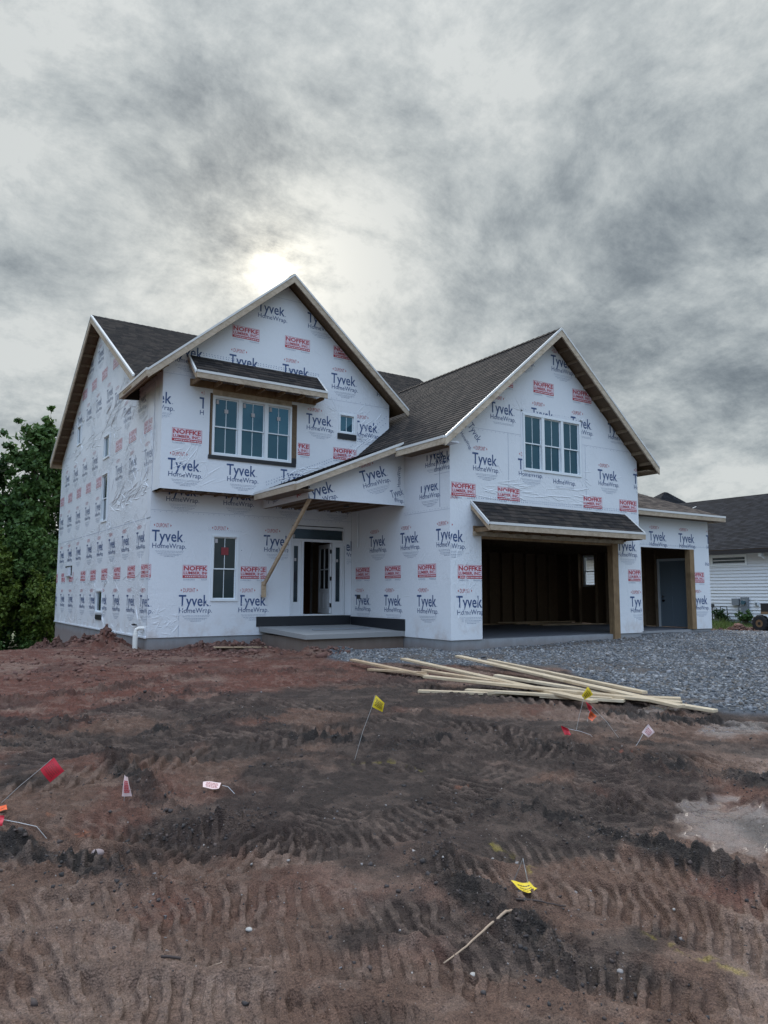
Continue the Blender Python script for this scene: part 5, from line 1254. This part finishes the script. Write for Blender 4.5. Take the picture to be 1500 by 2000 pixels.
# ------------------------------------------------------------------ marking flags
WIRE = mat('flag_wire', (.55, .55, .55), .35, .6)
def flagm(n, c): return mat(n, c, .45)
FY, FR, FO, FP, FD = flagm('yellow_plastic', (.72, .52, .02)), flagm('red_plastic', (.55, .02, .04)), flagm('orange_plastic', (.75, .12, .03)), flagm('pink_plastic', (.74, .56, .53)), flagm('dark_print', (.05, .03, .02))
RDK = flagm('dark_red_print', (.30, .03, .03))
def flag(label, wire, quad, m, pr_, lines=4, word=None, wr=.0022, curl=.012, seed=1, grp='utility marking flags in the soil'):
    root = thing('marking_flag', label, 'flag', grp); r = random.Random(seed)
    wire = [Vector(p) for p in wire]; g0 = gz(wire[0].x, wire[0].y)
    wire[0].z = g0 - .03
    mb = MB(); mb.tube(wire, wr, WIRE, 6); mb.build('wire', root)
    q = [Vector(p) for p in quad]            # corners: staff-top, outer-top, outer-bottom, staff-bottom
    nrm = (q[1] - q[0]).cross(q[3] - q[0]).normalized(); N_ = 8; mb = MB()
    def S(u, v, off=0.):
        p = q[0].lerp(q[1], u).lerp(q[3].lerp(q[2], u), v)
        return p + nrm * (off + curl * math.sin(u * 4.2 + seed + v * 1.3) + curl * .5 * math.sin(v * 5 + seed))
    for i in range(N_):
        for j in range(N_):
            u0, u1, v0, v1 = i / N_, (i + 1) / N_, j / N_, (j + 1) / N_
            mb.face([S(u0, v0), S(u1, v0), S(u1, v1), S(u0, v1)], m)
    f = mb.build('flag_sheet', root, True)
    mb = MB()
    toward = 1 if nrm.dot(Vector((0, 0, EYE)) - q[0]) > 0 else -1
    for l in range(lines):
        v = .2 + .62 * (l + .5) / lines; u = .16 + r.uniform(0, .06); hv = .036
        if l == 0 and word:
            for tri in text_tris(word, .02):
                mb.face([S(.12 + x * .76, v + .05 - y * .14, .0012 * toward) for x, y in tri], pr_)
            continue
        while u < .84:
            w_ = r.uniform(.05, .15); mb.face([S(min(u + a_, .88), v + b_, .0012 * toward) for a_, b_ in ((0, -hv), (w_, -hv), (w_, hv), (0, hv))], pr_); u += w_ + .03
    mb.build('printing', f)
    return root
flag('yellow flag on a leaning wire standing alone in the middle of the yard', [(3.77, 6.29, .04), (3.84, 6.25, .27), (3.91, 6.2, .50), (3.935, 6.18, .615)], [(3.943, 6.177, .618), (4.013, 6.131, .545), (3.997, 6.142, .458), (3.91, 6.199, .511)], FY, FD, 5, 'CAUTION', seed=2, curl=.006)
flag('yellow flag standing in front of the lumber pile', [(6.54, 6.04, .05), (6.58, 6.015, .22), (6.62, 5.988, .39), (6.655, 5.965, .52)], [(6.665, 5.954, .548), (6.72, 5.926, .453), (6.635, 5.978, .395), (6.60, 5.993, .445)], FY, FD, 4, 'CAUTION', seed=3, curl=.006)
flag('red flag drooping from a wire that leans far to the left under the yellow one', [(6.61, 5.46, .05), (6.49, 5.54, .22), (6.349, 5.63, .395)], [(6.29, 5.663, .448), (6.36, 5.625, .385), (6.345, 5.64, .33), (6.32, 5.65, .36)], FR, RDK, 3, seed=4)
flag('small orange flag low beneath the drooping red one', [(7.05, 6.34, .05), (7.079, 6.321, .153), (7.09, 6.31, .195)], [(7.094, 6.31, .20), (7.16, 6.271, .129), (7.108, 6.302, .072), (7.066, 6.328, .111)], FO, FD, 4, seed=5)
flag('crumpled red flag lying low at the end of a bent wire', [(6.40, 5.63, .05), (6.36, 5.66, .085), (6.26, 5.72, .125), (6.15, 5.795, .15)], [(6.088, 5.833, .184), (6.157, 5.788, .15), (6.175, 5.78, .088), (6.125, 5.808, .085)], FR, RDK, 2, seed=6, curl=.02)
flag('pale pink and white flag near the right edge in front of the gravel', [(6.35, 5.09, .05), (6.39, 5.06, .11), (6.43, 5.04, .18), (6.47, 5.01, .27)], [(6.482, 5.004, .282), (6.53, 4.974, .202), (6.474, 5.009, .148), (6.418, 5.042, .202)], FP, RDK, 5, seed=7, curl=.006)
flag('bright red flag on a wire slanting in from the left edge of the photo', [(.73, 6.36, .03), (.86, 6.275, .165), (.987, 6.192, .292), (1.05, 6.15, .36)], [(1.063, 6.146, .370), (1.135, 6.097, .275), (1.047, 6.152, .19), (.98, 6.194, .288)], FR, RDK, 5, 'CAUTION', seed=8, curl=.006)
flag('narrow striped red and white flag standing upright at the left', [(1.56, 6.02, .02), (1.56, 6.02, .10), (1.56, 6.02, .20)], [(1.555, 6.02, .21), (1.575, 6.01, .19), (1.61, 6.0, .04), (1.545, 6.03, .05)], FP, FR, 7, seed=9)
flag('pale flag trampled flat on the ground right of the striped one', [(2.40, 5.78, .04), (2.33, 5.85, .05), (2.30, 5.90, .055)], [(2.17, 5.99, .075), (2.31, 5.95, .07), (2.24, 5.82, .06), (2.13, 5.88, .065)], FP, RDK, 4, seed=10, curl=.008)
g0 = gz(2.98, 3.2)
flag('crumpled yellow flag lying in the foreground below its bent white wire', [(3.03, 3.32, g0), (3.02, 3.20, g0 + .155), (3.02, 3.18, g0 + .09), (3.03, 3.17, g0 + .02)], [(2.95, 3.225, g0 + .03), (3.035, 3.17, g0 + .04), (3.03, 3.10, g0 + .02), (2.95, 3.13, g0 + .015)], FY, FD, 3, seed=11, curl=.012, wr=.0028)
flag('orange scrap of flag at the left edge under the bright red one', [(.70, 6.2, .03), (.69, 6.15, .06)], [(.66, 6.20, .08), (.76, 6.12, .075), (.76, 6.05, .05), (.66, 6.10, .05)], FO, FD, 2, seed=12)
flag('crimson flag at the left edge with its white wire lying on the soil', [(.96, 5.51, .02), (.88, 5.57, .05), (.77, 5.63, .08), (.67, 5.70, .10)], [(.60, 5.74, .13), (.70, 5.68, .12), (.69, 5.66, .06), (.60, 5.70, .05)], FR, RDK, 2, seed=13, curl=.02)

# ------------------------------------------------------------------ sticks and stones
BR1 = mat('pale_driftwood', (.36, .26, .18), .8); BR2 = mat('dark_stick', (.05, .035, .03), .8)
def stick(label, pts, rad, m, cat='stick', seed=1):
    r = random.Random(seed); P = []
    for (x, y, dz) in pts: P.append((x, y, gz(x, y) + dz))
    fine = []
    for a, b in zip(P, P[1:]):
        for t in (0, .25, .5, .75): fine.append(Vector(a).lerp(Vector(b), t) + Vector([r.gauss(0, rad[0] * .35) for _ in range(3)]))
    fine.append(Vector(P[-1])); n = len(fine)
    rr = [rad[0] + (rad[1] - rad[0]) * i / (n - 1) * 1.0 * r.uniform(.8, 1.2) for i in range(n)]
    mb = MB(); mb.tube(fine, rr, m, 8); o = mb.build('stick', None, True); return tag(o, label, cat)
stick('long pale broken branch lying in the foreground right of centre', [(2.11, 2.75, .01), (2.27, 2.78, .018), (2.45, 2.84, .02), (2.57, 2.85, .02), (2.67, 2.88, .014)], (.003, .008), BR1, 'branch', 2)
stick('dark twig lying beyond the pale branch', [(2.76, 2.98, .01), (2.86, 2.90, .014), (2.93, 2.80, .008)], (.006, .003), BR2, seed=3)
stick('dark straight stick pressed into the soil at the lower left', [(1.08, 3.45, .006), (1.21, 3.38, .008)], (.007, .006), BR2, seed=4)
stick('thin grey twig right of the dark straight stick', [(1.19, 3.29, .006), (1.235, 3.27, .008), (1.285, 3.245, .006)], (.003, .002), BR1, seed=5)
def stone(label, x, y, s, c, seed):
    r = random.Random(seed); bm_ = MB(); import bmesh
    bm = bmesh.new(); bmesh.ops.create_icosphere(bm, subdivisions=2, radius=s)
    k = Vector((r.uniform(.8, 1.3), r.uniform(.7, 1.1), r.uniform(.5, .7)))
    for v in bm.verts: v.co = Vector((v.co.x * k.x, v.co.y * k.y, v.co.z * k.z)) * (1 + .14 * math.sin(v.co.x * 60 / s * .03 + seed) + r.uniform(-.05, .05))
    me = bpy.data.meshes.new('stone'); bm.to_mesh(me); bm.free(); me.materials.append(c); me.polygons.foreach_set('use_smooth', [True] * len(me.polygons))
    o = bpy.data.objects.new('stone', me); COL.objects.link(o); o.location = (x, y, gz(x, y) + s * .25); o.rotation_euler = (0, 0, r.uniform(0, 6)); tag(o, label, 'stone')
ST1 = mat('grey_stone', (.22, .20, .19), .7); ST2 = mat('pinkish_stone', (.26, .20, .19), .7); ST3 = mat('pale_stone', (.36, .34, .31), .7)
stone('rounded pinkish stone on the dark ridge of soil at the left', 1.13, 4.92, .035, ST2, 1)
stone('pale round stone alone in the lower right foreground', 2.19, 2.64, .014, ST3, 2)
stone('grey stone nearest the lower right corner', 2.69, 2.27, .016, ST1, 3)
stone('larger of two grey stones in the tyre marks at the right', 3.25, 3.04, .020, ST1, 4)
stone('smaller of two grey stones in the tyre marks at the right', 3.32, 2.99, .012, ST1, 5)
stone('pale angular stone at the lower left of centre', 1.52, 3.50, .016, ST3, 6)
stone('tan chip of stone at the right between two tyre marks', 3.48, 2.57, .010, ST3, 7)
s_ = MB(); r_ = random.Random(5)
pts = [(10.3 + .0, 6.2, .02), (10.38, 6.28, .05), (10.45, 6.2, .03), (10.4, 6.12, .02)]
